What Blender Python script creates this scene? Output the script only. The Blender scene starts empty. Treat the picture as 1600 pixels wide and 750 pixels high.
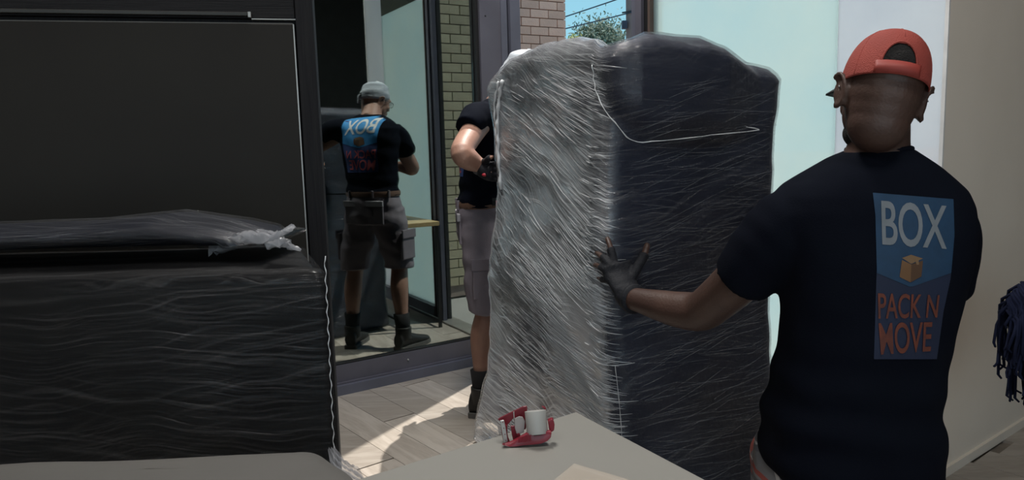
import bpy, bmesh, math, random
import numpy as np
from mathutils import Vector, Matrix, noise
from mathutils.bvhtree import BVHTree
random.seed(4)
SC = bpy.context.scene
COL = SC.collection
V = Vector
# ------------------------------------------------------------------ camera
F = 1150.0
CAMZ = 1.25
_d = V((250.0, 9025.0, F)).normalized()
_h = math.sqrt(1 - _d.z**2)
CZ = V((0, _h, -_d.z))
_b = -_d.x * _d.z / _h
CX = V((math.sqrt(1 - _b*_b - _d.x**2), _b, -_d.x))
CY = CZ.cross(CX)
CO = V((0, 0, CAMZ))
cam_d = bpy.data.cameras.new('camera'); cam = bpy.data.objects.new('camera', cam_d); COL.objects.link(cam)
cam_d.sensor_width = 36; cam_d.lens = F/1600*36; cam_d.clip_start = .02; cam_d.clip_end = 500
cam.matrix_world = Matrix(((CX.x, -CY.x, -CZ.x, 0), (CX.y, -CY.y, -CZ.y, 0), (CX.z, -CY.z, -CZ.z, CAMZ), (0, 0, 0, 1)))
SC.camera = cam
def ray(px, py): return CX*(px-800) + CY*(py-375) + CZ*F
def P(px, py, D):
    r = ray(px, py); return CO + r*(D/r.y)
def ZP(px, py, z):
    r = ray(px, py); return CO + r*((z-CAMZ)/r.z)
def LP(px, py, p0, dr):
    """point of the vertical plane through p0 along dr that shows at the pixel"""
    n = V((-dr[1], dr[0], 0)); r = ray(px, py)
    return CO + r*(n.dot(V((p0[0], p0[1], 0))-V((0, 0, 0)))/n.dot(r))
# ------------------------------------------------------------------ world, sun, exposure
SC.view_settings.view_transform = 'Standard'
SC.view_settings.look = 'None'
SC.view_settings.gamma = 1
SC.view_settings.exposure = 0.0
SC.cycles.max_bounces = 10; SC.cycles.diffuse_bounces = 5; SC.cycles.glossy_bounces = 5
SC.cycles.transmission_bounces = 8; SC.cycles.transparent_max_bounces = 16
SC.cycles.sample_clamp_indirect = 4; SC.cycles.caustics_reflective = False; SC.cycles.caustics_refractive = False
SC.cycles.use_denoising = True
w = bpy.data.worlds.new('sky'); SC.world = w; w.use_nodes = True
nt = w.node_tree; nt.nodes.clear()
wo = nt.nodes.new('ShaderNodeOutputWorld'); bg = nt.nodes.new('ShaderNodeBackground')
tc = nt.nodes.new('ShaderNodeTexCoord'); sx = nt.nodes.new('ShaderNodeSeparateXYZ'); cr = nt.nodes.new('ShaderNodeValToRGB')
nt.links.new(tc.outputs['Generated'], sx.inputs[0]); nt.links.new(sx.outputs['Z'], cr.inputs[0])
nt.links.new(cr.outputs[0], bg.inputs[0]); nt.links.new(bg.outputs[0], wo.inputs[0])
cr.color_ramp.elements[0].position = 0; cr.color_ramp.elements[0].color = (.42, .68, .80, 1)
cr.color_ramp.elements[1].position = .7; cr.color_ramp.elements[1].color = (.15, .36, .70, 1)
e = cr.color_ramp.elements.new(.14); e.color = (.33, .68, .84, 1)
bg.inputs[1].default_value = 1.0
SUN_E = math.radians(62)
sdir = V((-.48*math.cos(SUN_E), -.877*math.cos(SUN_E), -math.sin(SUN_E)))
sl = bpy.data.lights.new('sun', 'SUN'); sl.energy = 5.2; sl.angle = math.radians(.6); sl.color = (1, .95, .87)
so = bpy.data.objects.new('sun', sl); COL.objects.link(so); so.rotation_euler = sdir.to_track_quat('-Z', 'Y').to_euler()
so.location = (6, 11, 14)

# ------------------------------------------------------------------ material helpers
def new_mat(name):
    m = bpy.data.materials.new(name); m.use_nodes = True; m.node_tree.nodes.clear()
    return m, m.node_tree
def N(nt, t, **kw):
    n = nt.nodes.new(t)
    for k, v in kw.items():
        if k in n.inputs: n.inputs[k].default_value = v
        else: setattr(n, k, v)
    return n
def c4(c): return (c[0], c[1], c[2], 1)
def pmat(name, col, rough=.6, metal=0, col2=None, nscale=8, ndetail=4, bump=0, bscale=60, stretch=None, spec=.5, sheen=0, coat=0, coords='Object'):
    m, nt = new_mat(name)
    out = N(nt, 'ShaderNodeOutputMaterial'); b = N(nt, 'ShaderNodeBsdfPrincipled')
    b.inputs['Base Color'].default_value = c4(col); b.inputs['Roughness'].default_value = rough
    b.inputs['Metallic'].default_value = metal; b.inputs['Specular IOR Level'].default_value = spec
    b.inputs['Sheen Weight'].default_value = sheen; b.inputs['Coat Weight'].default_value = coat
    nt.links.new(b.outputs[0], out.inputs[0])
    tc = N(nt, 'ShaderNodeTexCoord'); mp = N(nt, 'ShaderNodeMapping')
    if stretch: mp.inputs['Scale'].default_value = stretch
    nt.links.new(tc.outputs[coords], mp.inputs[0])
    no = N(nt, 'ShaderNodeTexNoise', Scale=nscale, Detail=ndetail)
    nt.links.new(mp.outputs[0], no.inputs['Vector'])
    mx = N(nt, 'ShaderNodeMix', data_type='RGBA')
    c2 = col2 if col2 else tuple(x*.8 for x in col)
    mx.inputs[6].default_value = c4(col); mx.inputs[7].default_value = c4(c2)
    rp = N(nt, 'ShaderNodeValToRGB'); rp.color_ramp.elements[0].position = .35; rp.color_ramp.elements[1].position = .65
    nt.links.new(no.outputs[0], rp.inputs[0]); nt.links.new(rp.outputs[0], mx.inputs[0]); nt.links.new(mx.outputs[2], b.inputs['Base Color'])
    if bump:
        nb = N(nt, 'ShaderNodeTexNoise', Scale=bscale, Detail=3); bp = N(nt, 'ShaderNodeBump', Strength=bump, Distance=.01)
        nt.links.new(mp.outputs[0], nb.inputs['Vector']); nt.links.new(nb.outputs[0], bp.inputs['Height']); nt.links.new(bp.outputs[0], b.inputs['Normal'])
    return m
# ------------------------------------------------------------------ mesh helpers
class MB:
    def __init__(s): s.v = []; s.f = []; s.uv = None
    def add(s, vs, fs):
        o = len(s.v); s.v += [V(x) for x in vs]; s.f += [tuple(i+o for i in f) for f in fs]; return s
    def box(s, c, sz, R=None):
        x, y, z = [a/2 for a in sz]
        vs = [V((i*x, j*y, k*z)) for k in (-1, 1) for j in (-1, 1) for i in (-1, 1)]
        if R is not None: vs = [R @ q for q in vs]
        return s.add([q+V(c) for q in vs], [(0, 2, 3, 1), (4, 5, 7, 6), (0, 1, 5, 4), (2, 6, 7, 3), (0, 4, 6, 2), (1, 3, 7, 5)])
    def beam(s, a, b, w, h, up=V((0, 0, 1))):
        """box from a to b (centre line), w across, h along up"""
        a = V(a); b = V(b); d = (b-a); L = d.length; d.normalize(); x = d.cross(up).normalized(); u = x.cross(d)
        R = Matrix((x, d, u)).transposed()
        return s.box((a+b)/2, (w, L, h), R)
    def wallseg(s, p, q, z0, z1, t, off=0):
        """slab between plan points p,q; thickness t centred at off to the left-normal"""
        p = V((p[0], p[1], 0)); q = V((q[0], q[1], 0)); d = (q-p).normalized(); n = V((-d.y, d.x, 0))
        c = (p+q)/2 + n*off; c.z = (z0+z1)/2
        R = Matrix((d, n, V((0, 0, 1)))).transposed()
        return s.box(c, ((q-p).length, t, z1-z0), R)
    def loft(s, rings, cap=True, closed=True):
        n = len(rings[0]); o = len(s.v)
        for r in rings: s.v += [V(x) for x in r]
        for i in range(len(rings)-1):
            for j in range(n if closed else n-1):
                k = (j+1) % n
                s.f.append((o+i*n+j, o+i*n+k, o+(i+1)*n+k, o+(i+1)*n+j))
        if cap:
            s.f.append(tuple(o+j for j in reversed(range(n)))); s.f.append(tuple(o+(len(rings)-1)*n+j for j in range(n)))
        return s
    def tube(s, pts, rs, n=12, cap=True, flat=None):
        pts = [V(p) for p in pts]
        if not hasattr(rs, '__len__'): rs = [rs]*len(pts)
        rings = []; prev = None
        for i, p in enumerate(pts):
            t = (pts[min(i+1, len(pts)-1)] - pts[max(i-1, 0)]).normalized()
            if prev is None:
                a = V((0, 0, 1)) if abs(t.z) < .9 else V((1, 0, 0)); x = t.cross(a).normalized()
            else:
                x = (prev - t*prev.dot(t)).normalized()
            prev = x; y = t.cross(x)
            r = rs[i]; ra, rb = (r if hasattr(r, '__len__') else (r, r))
            rings.append([p + x*ra*math.cos(2*math.pi*k/n) + y*rb*math.sin(2*math.pi*k/n) for k in range(n)])
        return s.loft(rings, cap)
    def sphere(s, c, r, n=16, m=10, R=None):
        if not hasattr(r, '__len__'): r = (r, r, r)
        vs = [V((0, 0, -r[2]))]; 
        for i in range(1, m):
            t = math.pi*i/m - math.pi/2
            for j in range(n):
                a = 2*math.pi*j/n; vs.append(V((r[0]*math.cos(t)*math.cos(a), r[1]*math.cos(t)*math.sin(a), r[2]*math.sin(t))))
        vs.append(V((0, 0, r[2])))
        if R is not None: vs = [R @ q for q in vs]
        fs = [(0, 1+(j+1) % n, 1+j) for j in range(n)]
        for i in range(m-2):
            for j in range(n): fs.append((1+i*n+j, 1+i*n+(j+1) % n, 1+(i+1)*n+(j+1) % n, 1+(i+1)*n+j))
        L = len(vs)-1; b = 1+(m-2)*n
        fs += [(b+j, b+(j+1) % n, L) for j in range(n)]
        return s.add([q+V(c) for q in vs], fs)
    def prism(s, poly, ext):
        """poly: list of 3D points, extruded by vector ext"""
        n = len(poly); ext = V(ext); poly = [V(p) for p in poly]
        return s.add(poly+[p+ext for p in poly], [tuple(reversed(range(n))), tuple(range(n, 2*n))]+[(j, (j+1) % n, n+(j+1) % n, n+j) for j in range(n)])
    def mesh(s, name='m', origin=V((0, 0, 0))):
        me = bpy.data.meshes.new(name)
        me.from_pydata([tuple(p-origin) for p in s.v], [], s.f); me.validate(); me.update()
        bm = bmesh.new(); bm.from_mesh(me); bmesh.ops.recalc_face_normals(bm, faces=bm.faces); bm.to_mesh(me); bm.free()
        return me
def link(name, me, mat, parent=None, smooth=False):
    o = bpy.data.objects.new(name, me); COL.objects.link(o)
    if mat:
        me.materials.clear(); me.materials.append(mat)
    if smooth:
        me.polygons.foreach_set('use_smooth', [True]*len(me.polygons))
    if parent: o.parent = parent
    return o
def wloc(o):
    l = V((0, 0, 0))
    while o: l += o.location; o = o.parent
    return l
def obj(name, mb, mat, parent=None, smooth=False, bevel=0, loc=None):
    """mesh given in world space; parents are unrotated"""
    org = wloc(parent) if parent else V((0, 0, 0))
    if loc is not None: lo = V(loc)-org
    else: lo = V((0, 0, 0))
    me = mb.mesh(name, org+lo) if isinstance(mb, MB) else mb
    if not isinstance(mb, MB):
        me.transform(Matrix.Translation(-(org+lo)))
    o = link(name, me, mat, parent, smooth); o.location = lo
    if bevel:
        b = o.modifiers.new('b', 'BEVEL'); b.width = bevel; b.segments = 2; b.limit_method = 'ANGLE'
    return o
def tag(o, label=None, cat=None, group=None, kind=None):
    if label: o['label'] = label
    if cat: o['category'] = cat
    if group: o['group'] = group
    if kind: o['kind'] = kind
    return o
def thing(name, label, cat, loc, group=None):
    o = bpy.data.objects.new(name, None); COL.objects.link(o); o.location = loc; o.empty_display_size = .1
    return tag(o, label, cat, group)
def struct(name, mb, mat, parent=None, **k):
    o = obj(name, mb, mat, parent, **k); o['kind'] = 'structure'; return o
def fuse(mb, voxel=.006, smooth=4, fac=.5):
    """overlapping closed shells -> one continuous surface (a world-space mesh)"""
    me = mb.mesh('tmp'); o = bpy.data.objects.new('tmp', me); COL.objects.link(o)
    r = o.modifiers.new('r', 'REMESH'); r.mode = 'VOXEL'; r.voxel_size = voxel
    if smooth:
        s = o.modifiers.new('s', 'SMOOTH'); s.iterations = smooth; s.factor = fac
    dg = bpy.context.evaluated_depsgraph_get(); dg.update()
    out = bpy.data.meshes.new_from_object(o.evaluated_get(dg))
    bpy.data.objects.remove(o)
    return out
def spl(pts, n=8):
    """catmull-rom through tuples (any length)"""
    A = [np.array(p, float) for p in pts]; A = [2*A[0]-A[1]] + A + [2*A[-1]-A[-2]]
    out = []
    for i in range(1, len(A)-2):
        for k in range(n):
            t = k/n
            out.append(.5*((2*A[i])+(-A[i-1]+A[i+1])*t+(2*A[i-1]-5*A[i]+4*A[i+1]-A[i+2])*t*t+(-A[i-1]+3*A[i]-3*A[i+1]+A[i+2])*t**3))
    out.append(A[-2]); return out
def limb(mb, pts, n=16, sub=6):
    """pts: (point, radius) smooth tapered limb"""
    q = spl([tuple(p)+(r,) for p, r in pts], sub)
    return mb.tube([V(x[:3]) for x in q], [x[3] for x in q], n)
def fbm(p, s=1.0, o=3): return noise.fractal(V(p)*s, 1.0, 2.0, o)

# ------------------------------------------------------------------ plan of the room
AD = V((.827, .562, 0)); AN = V((.562, -.827, 0))       # glass wall direction / normal into room
C0 = V((.03, 4.31, 0))                                   # corner of glass wall and door wall
BD = V((.62, -.785, 0)).normalized(); BN = V((-BD.y*-1, 0, 0))
BN = V((BD.y, -BD.x, 0))                                 # into room (left/back)
if BN.x > 0: BN = -BN
A0 = V((-.25, 4.2, 0)); CORN = A0 + AD*.30
def onA(px, py): return LP(px, py, A0, AD)
def onB(px, py): return LP(px, py, CORN, BD)
ED = V((.8, .6, 0))
CEIL = 3.9
wallm = pmat('beige_wall_paint', (.78, .70, .61), .85, col2=(.75, .67, .58), nscale=3, bump=.05, bscale=180)
darkm = pmat('dark_frame', (.105, .102, .130), .42, metal=.0, nscale=5, bump=.02)
backm = pmat('charcoal_wall', (.035, .04, .042), .9)
darkm2 = pmat('black_gasket', (.012, .012, .014), .5)
bluegrey = pmat('blue_grey_frame', (.12, .125, .165), .4, nscale=5)
linem = pmat('bare_aluminium_edge', (.45, .44, .42), .35, metal=.6)
# ------------------------------------------------------------------ floor: grey oak planks
def wood_mat(name, base, dark, u=(1, 1, 1)):
    m, nt = new_mat(name)
    out = N(nt, 'ShaderNodeOutputMaterial'); b = N(nt, 'ShaderNodeBsdfPrincipled', Roughness=.38)
    nt.links.new(b.outputs[0], out.inputs[0])
    tc = N(nt, 'ShaderNodeTexCoord'); oi = N(nt, 'ShaderNodeObjectInfo')
    mp = N(nt, 'ShaderNodeMapping'); mp.inputs['Scale'].default_value = (1.6, 11, 11)
    ad = N(nt, 'ShaderNodeVectorMath', operation='MULTIPLY_ADD'); 
    cb = N(nt, 'ShaderNodeCombineXYZ'); nt.links.new(oi.outputs['Random'], cb.inputs[0]); nt.links.new(oi.outputs['Random'], cb.inputs[1])
    ad.inputs[1].default_value = (37, 91, 11)
    nt.links.new(cb.outputs[0], ad.inputs[0]); nt.links.new(tc.outputs['Object'], mp.inputs[0]); nt.links.new(mp.outputs[0], ad.inputs[2])
    n1 = N(nt, 'ShaderNodeTexNoise', Scale=1.2, Detail=5, Distortion=1.4); nt.links.new(ad.outputs[0], n1.inputs['Vector'])
    ml = N(nt, 'ShaderNodeMath', operation='MULTIPLY'); ml.inputs[1].default_value = 14; nt.links.new(n1.outputs[0], ml.inputs[0])
    sn = N(nt, 'ShaderNodeMath', operation='SINE'); nt.links.new(ml.outputs[0], sn.inputs[0])
    n2 = N(nt, 'ShaderNodeTexNoise', Scale=9, Detail=4); nt.links.new(ad.outputs[0], n2.inputs['Vector'])
    mr = N(nt, 'ShaderNodeMapRange'); mr.inputs['From Min'].default_value = -1; nt.links.new(sn.outputs[0], mr.inputs['Value'])
    mm = N(nt, 'ShaderNodeMath', operation='MULTIPLY'); nt.links.new(mr.outputs[0], mm.inputs[0]); nt.links.new(n2.outputs[0], mm.inputs[1])
    mx = N(nt, 'ShaderNodeMix', data_type='RGBA'); mx.inputs[6].default_value = c4(base); mx.inputs[7].default_value = c4(dark)
    nt.links.new(mm.outputs[0], mx.inputs[0])
    hs = N(nt, 'ShaderNodeHueSaturation'); mv = N(nt, 'ShaderNodeMapRange'); mv.inputs['To Min'].default_value = .86; mv.inputs['To Max'].default_value = 1.12
    nt.links.new(oi.outputs['Random'], mv.inputs['Value']); nt.links.new(mv.outputs[0], hs.inputs['Value']); nt.links.new(mx.outputs[2], hs.inputs['Color'])
    nt.links.new(hs.outputs[0], b.inputs['Base Color'])
    bp = N(nt, 'ShaderNodeBump', Strength=.12, Distance=.002); nt.links.new(mm.outputs[0], bp.inputs['Height']); nt.links.new(bp.outputs[0], b.inputs['Normal'])
    return m
oak = wood_mat('grey_oak', (.47, .42, .37), (.30, .255, .215))
subf = pmat('subfloor', (.26, .225, .19), .9)
EF = LP(1483, 60, CORN, BD); EF.z = 0; EFAR = EF + ED*3.2
ROOM = [CORN, EF, EFAR, V((5.9, 1.7, 0)), V((3.4, -3.0, 0)), V((-2.6, -3.0, 0)), CORN - AD*5.6]
mb = MB(); mb.prism([p+V((0, 0, -.12)) for p in ROOM], (0, 0, .105)); floor = struct('floor', mb, subf)
pw, pl = .165, 1.35
plank_me = []
for L in (pl, pl):
    b = MB().box((0, 0, -.0075), (L-.0025, pw-.0025, .015)); me = b.mesh('plank')
    me.materials.append(oak); plank_me.append(me)
th = math.atan2(BD.y, BD.x)
def inpoly(p, poly):
    c = False
    for i in range(len(poly)):
        a, b = poly[i], poly[i-1]
        if (a.y > p.y) != (b.y > p.y) and p.x < (b.x-a.x)*(p.y-a.y)/(b.y-a.y)+a.x: c = not c
    return c
cnt = 0; rest = MB()
rows = []
for i in range(-24, 24):
    off = (i*0.47) % pl
    for k in range(-6, 6):
        c = CORN + AD*(i*pw-.09) + BD*(k*pl+off)
        ends = [c+BD*s*pl*.5 for s in (-.97, 0, .97)]
        if all(inpoly(q, ROOM) for q in ends) and -3.2 < c.x < 3.2 and c.y > -.4: rows.append((c, 1))
        else:
            # cut planks that meet a wall
            for s in np.linspace(-.5, .5, 10)[:-1]:
                q = c+BD*(s+.05)*pl
                if inpoly(q, ROOM): rest.box((q.x, q.y, -.0075), (pl/9, pw-.0025, .015), Matrix.Rotation(th, 3, 'Z'))
rows.sort(key=lambda r: (r[0]-V((-.3, 3.3, 0))).length)
for c, _ in rows[:240]:
    o = bpy.data.objects.new('plank', plank_me[0]); COL.objects.link(o); o.parent = floor; o.location = c; o.rotation_euler = (0, 0, th)
for c, _ in rows[240:]:
    rest.box((c.x, c.y, -.0075), (pl-.0025, pw-.0025, .015), Matrix.Rotation(th, 3, 'Z'))
r = obj('cut_planks', rest, oak, floor); r['kind'] = 'stuff'
# ------------------------------------------------------------------ ceiling and blind walls
ceilm = pmat('white_ceiling', (.62, .62, .60), .9)
struct('ceiling', MB().prism([p+V((0, 0, CEIL)) for p in ROOM], (0, 0, .2)), ceilm)
def wl(name, a, b, mat, t=.2, z0=-.12, z1=CEIL, off=None):
    """a->b with the room on the right-hand side"""
    return struct(name, MB().wallseg(a, b, z0, z1, t, t/2 if off is None else off), mat)
LW = CORN-AD*5.6
wl('wall_left', ROOM[5], ROOM[6], wallm)
wl('wall_right', ROOM[3], ROOM[4], backm, off=.1)
wl('wall_end', EFAR, ROOM[3], backm, off=.1)
# near wall behind the viewer: piers round a wide window added for fill light
NW0, NW1 = ROOM[4], ROOM[5]
wl('wall_near', NW0, NW0.lerp(NW1, .04), wallm); wl('wall_near', NW0.lerp(NW1, .96), NW1, wallm)
wl('wall_near', NW0.lerp(NW1, .04), NW0.lerp(NW1, .96), wallm, z1=.3); wl('wall_near', NW0.lerp(NW1, .04), NW0.lerp(NW1, .96), wallm, z0=2.55)
W4 = struct('added_window', MB().wallseg(NW0.lerp(NW1, .495), NW0.lerp(NW1, .505), .3, 2.55, .06, .1), darkm)
al = bpy.data.lights.new('back_fill_light', 'AREA'); al.shape = 'RECTANGLE'; al.size = 5.4; al.size_y = 2.2; al.energy = 30; al.color = (.93, .96, 1)  # area light added behind the viewer to brighten the room
ao = bpy.data.objects.new('back_fill_light', al); COL.objects.link(ao); ao.location = (.4, -2.95, 1.42); ao.rotation_euler = (math.radians(90), 0, 0)
# unseen ceiling panels added as interior fill
fillm, lnt = new_mat('fill_diffuser'); lo_ = N(lnt, 'ShaderNodeOutputMaterial'); le_ = N(lnt, 'ShaderNodeEmission', Strength=1.2); lnt.links.new(le_.outputs[0], lo_.inputs[0])
for k, (x, y, lab) in enumerate(((.9, .3, 'unseen fill light panel added above the white table'), (-1.1, -.4, 'unseen fill light panel added above the black cabinet side'), (-.25, 2.45, 'unseen fill light panel added nearest the glass wall'))):
    t = thing('fill_panel', lab, 'light', (x, y, CEIL-.04), 'added fill panels')
    obj('frame', MB().box((x, y, CEIL-.02), (.66, .66, .04)), darkm, t)
    obj('diffuser', MB().box((x, y, CEIL-.043), (.60, .60, .006)), fillm, t)
    a2 = bpy.data.lights.new('panel_fill', 'AREA'); a2.shape = 'SQUARE'; a2.size = .6; a2.energy = (30, 16, 72)[k]; a2.color = (1, .97, .92)
    o2 = bpy.data.objects.new('panel_fill', a2); COL.objects.link(o2); o2.location = (x, y, CEIL-.055)
# beige wall going away to the right, brick on its outer side
_n = V((-.6, .8, 0))
struct('wall_front', MB().prism([q_+V((0, 0, -.12)) for q_ in (EF, EFAR, EFAR+_n*.12, EF+_n*.12+ED*.45)], (0, 0, CEIL+.42)), wallm)
struct('baseboard_front', MB().wallseg(EF+ED*.02, EFAR, 0, .035, .012, -.006), wallm)
# ------------------------------------------------------------------ glass wall (window_1)
W1 = struct('window_1', MB().wallseg(CORN-AD*2.6, CORN-AD*.20, 0, .145, .07, 0), darkm)   # bottom rail
g0 = CORN - AD*2.6
mb = MB(); mb.wallseg(CORN-AD*2.6, CORN-AD*.16, 0, .05, .05, -.055); obj('track', mb, bluegrey, W1)
mb = MB(); mb.wallseg(CORN-AD*2.6, CORN-AD*.16, .05, .058, .02, -.046); obj('track_lip', mb, darkm, W1)
mb = MB(); mb.wallseg(CORN-AD*2.6, CORN-AD*.2, .145, .152, .03, -.01); obj('glazing_bead', mb, darkm2, W1)
mb = MB(); mb.wallseg(CORN-AD*2.6, CORN-AD*.2, 2.55, 2.75, .07, 0); obj('top_rail', mb, darkm, W1)
mb = MB(); mb.wallseg(CORN-AD*2.6, CORN-AD*.05, 2.75, CEIL, .1, .05); struct('wall_above_glass', mb, backm)
q = onA(633, 560); mb = MB(); mb.sphere(q+AN*.037, .006, 10, 6); obj('rail_screw', mb, linem, W1, True)
# mirror-like coated glass
m, nt = new_mat('coated_glass')
out = N(nt, 'ShaderNodeOutputMaterial'); gl = N(nt, 'ShaderNodeBsdfGlossy', Roughness=.0); gl.inputs[0].default_value = (.62, .68, .66, 1)
tr = N(nt, 'ShaderNodeBsdfTransparent'); tr.inputs[0].default_value = (.55, .62, .60, 1); mx = N(nt, 'ShaderNodeMixShader'); mx.inputs[0].default_value = .47
nt.links.new(tr.outputs[0], mx.inputs[1]); nt.links.new(gl.outputs[0], mx.inputs[2]); nt.links.new(mx.outputs[0], out.inputs[0])
coated = m
def gate(px0): return (onA(px0, 250)-CORN).dot(AD)
mb = MB(); mb.wallseg(CORN-AD*2.6, onA(742, 200)*1, .145, 2.56, .008, 0); obj('pane', mb, coated, W1)
# dark room behind the glass
struct('wall_behind_glass', MB().wallseg(CORN-AD*5.7, CORN-AD*.05, -.1, CEIL+.3, .1, .75), backm)
struct('wall_left_solid', MB().wallseg(CORN-AD*5.6, CORN-AD*2.55, 0, CEIL, .2, .1), backm)
struct('wall_beside_glass', MB().wallseg(CORN-AD*.08, CORN+V((-AN.x, -AN.y, 0))*.8-AD*.08, -.1, CEIL+.3, .1, -.02), backm)
struct('ceiling_behind_glass', MB().wallseg(CORN-AD*5.7, CORN-AD*.05, CEIL, CEIL+.2, .8, .4), backm)
struct('floor_behind_glass', MB().wallseg(CORN-AD*5.7, CORN-AD*.05, -.1, 0, .7, .36), backm)
# corner post between glass wall and doorway: several profiles
def post(name, px0, px1, t, fwd, mat, onf=onA, par=None, z1=CEIL):
    a = onf(px0, 150); b = onf(px1, 150); a.z = b.z = 0
    n = AN if onf is onA else BN
    dd = (b-a).normalized(); c = (a+b)/2 + n*(fwd-t/2)
    R = Matrix((dd, V((-dd.y, dd.x, 0)), V((0, 0, 1)))).transposed()
    mb = MB(); mb.box((c.x, c.y, z1/2), ((b-a).length, t, z1), R)
    return obj(name, mb, mat, par)
DP = post('door_1', 746, 786, .12, .05, darkm); DP['kind'] = 'structure'
post('gasket_strip', 741.5, 746.5, .1, .035, darkm2, par=DP)
post('stop_strip', 778, 787, .03, .055, bluegrey, par=DP)
post('groove', 787, 791, .1, .02, linem, par=DP)
post('groove', 791, 794, .1, .01, darkm2, par=DP)
post('jamb_face', 793, 808, .12, .05, bluegrey, par=DP)
q = onA(751, 27); obj('screw_hole', MB().sphere(q+AN*.05, .005, 8, 6), darkm2, DP, True)
# door wall: post, header, windows
PB = post('door_2', 992, 1001, .03, .02, bluegrey, onB); PB['kind'] = 'structure'
post('post_face', 1000.5, 1010, .02, .035, darkm, onB, PB)
post('post_core', 999, 1022, .03, -.03, darkm2, onB, PB)
post('post_edge', 1009.5, 1021, .03, .01, darkm2, onB, PB)
post('post_trim', 1019, 1022.5, .03, .03, pmat('brown_trim', (.10, .07, .06), .5), onB, PB)
a = onB(808, 150); b = onB(1022, 150)
struct('trim_1', MB().wallseg(a, b, 3.6, CEIL, .1, .02), darkm)
struct('trim_2', MB().wallseg(a, b, 0, .012, .12, .03), linem)
def frosted(name, c_lo, c_hi, gloss):
    m, nt = new_mat(name)
    out = N(nt, 'ShaderNodeOutputMaterial'); t = N(nt, 'ShaderNodeBsdfTranslucent'); d = N(nt, 'ShaderNodeBsdfDiffuse'); g = N(nt, 'ShaderNodeBsdfGlossy', Roughness=.25)
    tc = N(nt, 'ShaderNodeTexCoord'); n1 = N(nt, 'ShaderNodeTexNoise', Scale=1.6, Detail=6, Roughness=.6); nt.links.new(tc.outputs['Object'], n1.inputs['Vector'])
    rp = N(nt, 'ShaderNodeMapRange'); rp.inputs['From Min'].default_value = .3; rp.inputs['From Max'].default_value = .7; nt.links.new(n1.outputs[0], rp.inputs['Value'])
    mx = N(nt, 'ShaderNodeMix', data_type='RGBA'); mx.inputs[6].default_value = c4(c_lo); mx.inputs[7].default_value = c4(c_hi); nt.links.new(rp.outputs[0], mx.inputs[0])
    nt.links.new(mx.outputs[2], t.inputs[0]); d.inputs[0].default_value = (.5, .55, .55, 1)
    a = N(nt, 'ShaderNodeMixShader'); a.inputs[0].default_value = .08; nt.links.new(t.outputs[0], a.inputs[1]); nt.links.new(d.outputs[0], a.inputs[2])
    b = N(nt, 'ShaderNodeMixShader'); b.inputs[0].default_value = gloss; nt.links.new(a.outputs[0], b.inputs[1]); nt.links.new(g.outputs[0], b.inputs[2])
    rf = N(nt, 'ShaderNodeBsdfRefraction', Roughness=.75, IOR=1.001); nt.links.new(mx.outputs[2], rf.inputs[0])
    z = N(nt, 'ShaderNodeMixShader'); z.inputs[0].default_value = .35; nt.links.new(b.outputs[0], z.inputs[1]); nt.links.new(rf.outputs[0], z.inputs[2])
    nt.links.new(z.outputs[0], out.inputs[0]); return m
fr1 = frosted('frosted_film_glass', (.80, .94, .95), (.90, .98, .95), .04)
fr2 = frosted('white_screen_glass', (.80, .82, .86), (.92, .93, .95), .03)
a = onB(1022, 150); b = onB(1308.5, 60); c = onB(1483, 60); b1 = b.copy()
Bend = c.copy(); Bend.z = 0
W2 = struct('window_2', MB().wallseg(a, b, 0, .1, .08, 0), darkm)
obj('pane', MB().wallseg(a, b, .1, 2.31, .01, 0), fr1, W2)
obj('clear_pane', MB().wallseg(a, b, 2.31, 2.62, .008, 0), coated, W2)
struct('trim_3', MB().wallseg(a, b, 2.62, CEIL, .1, 0), darkm)
W3 = struct('window_3', MB().wallseg(b, c, 0, .1, .08, 0), darkm)
obj('pane', MB().wallseg(b+BD*.004, c-BD*.01, .1, 2.9, .01, 0), fr2, W3)
struct('trim_4', MB().wallseg(b, c-BD*.0, 2.9, CEIL, .1, 0), darkm)
obj('leak_strip', MB().wallseg(c-BD*.012, c, 0, 2.9, .02, 0), pmat('leak_white', (.8, .8, .8), .5), W3)  # light leaking past the panel edge, drawn as a white strip
# close the gap between window wall end and beige wall
# ------------------------------------------------------------------ outdoors
concm = pmat('pale_concrete', (.36, .35, .33), .9, col2=(.30, .29, .27), nscale=2, bump=.1)
struct('ground', MB().box((4, 30, -.16), (120, 90, .08)), concm)
def brick_mat(name, a, b):
    m = pmat(name, a, .9, col2=b, nscale=5, bump=.35, bscale=70)
    nt = m.node_tree; bs = [n for n in nt.nodes if n.type == 'BSDF_PRINCIPLED'][0]
    src = bs.inputs['Base Color'].links[0].from_socket
    hs = N(nt, 'ShaderNodeHueSaturation'); oi = N(nt, 'ShaderNodeObjectInfo'); mr = N(nt, 'ShaderNodeMapRange'); mr.inputs['To Min'].default_value = .88; mr.inputs['To Max'].default_value = 1.1
    nt.links.new(oi.outputs['Random'], mr.inputs['Value']); nt.links.new(mr.outputs[0], hs.inputs['Value']); nt.links.new(src, hs.inputs['Color']); nt.links.new(hs.outputs[0], bs.inputs['Base Color'])
    return m
bk1 = brick_mat('tan_brick', (.84, .55, .41), (.74, .48, .36)); mort = pmat('mortar', (.36, .29, .25), .95)
bk2 = brick_mat('yellow_brick', (.50, .45, .31), (.43, .38, .26))
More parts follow.
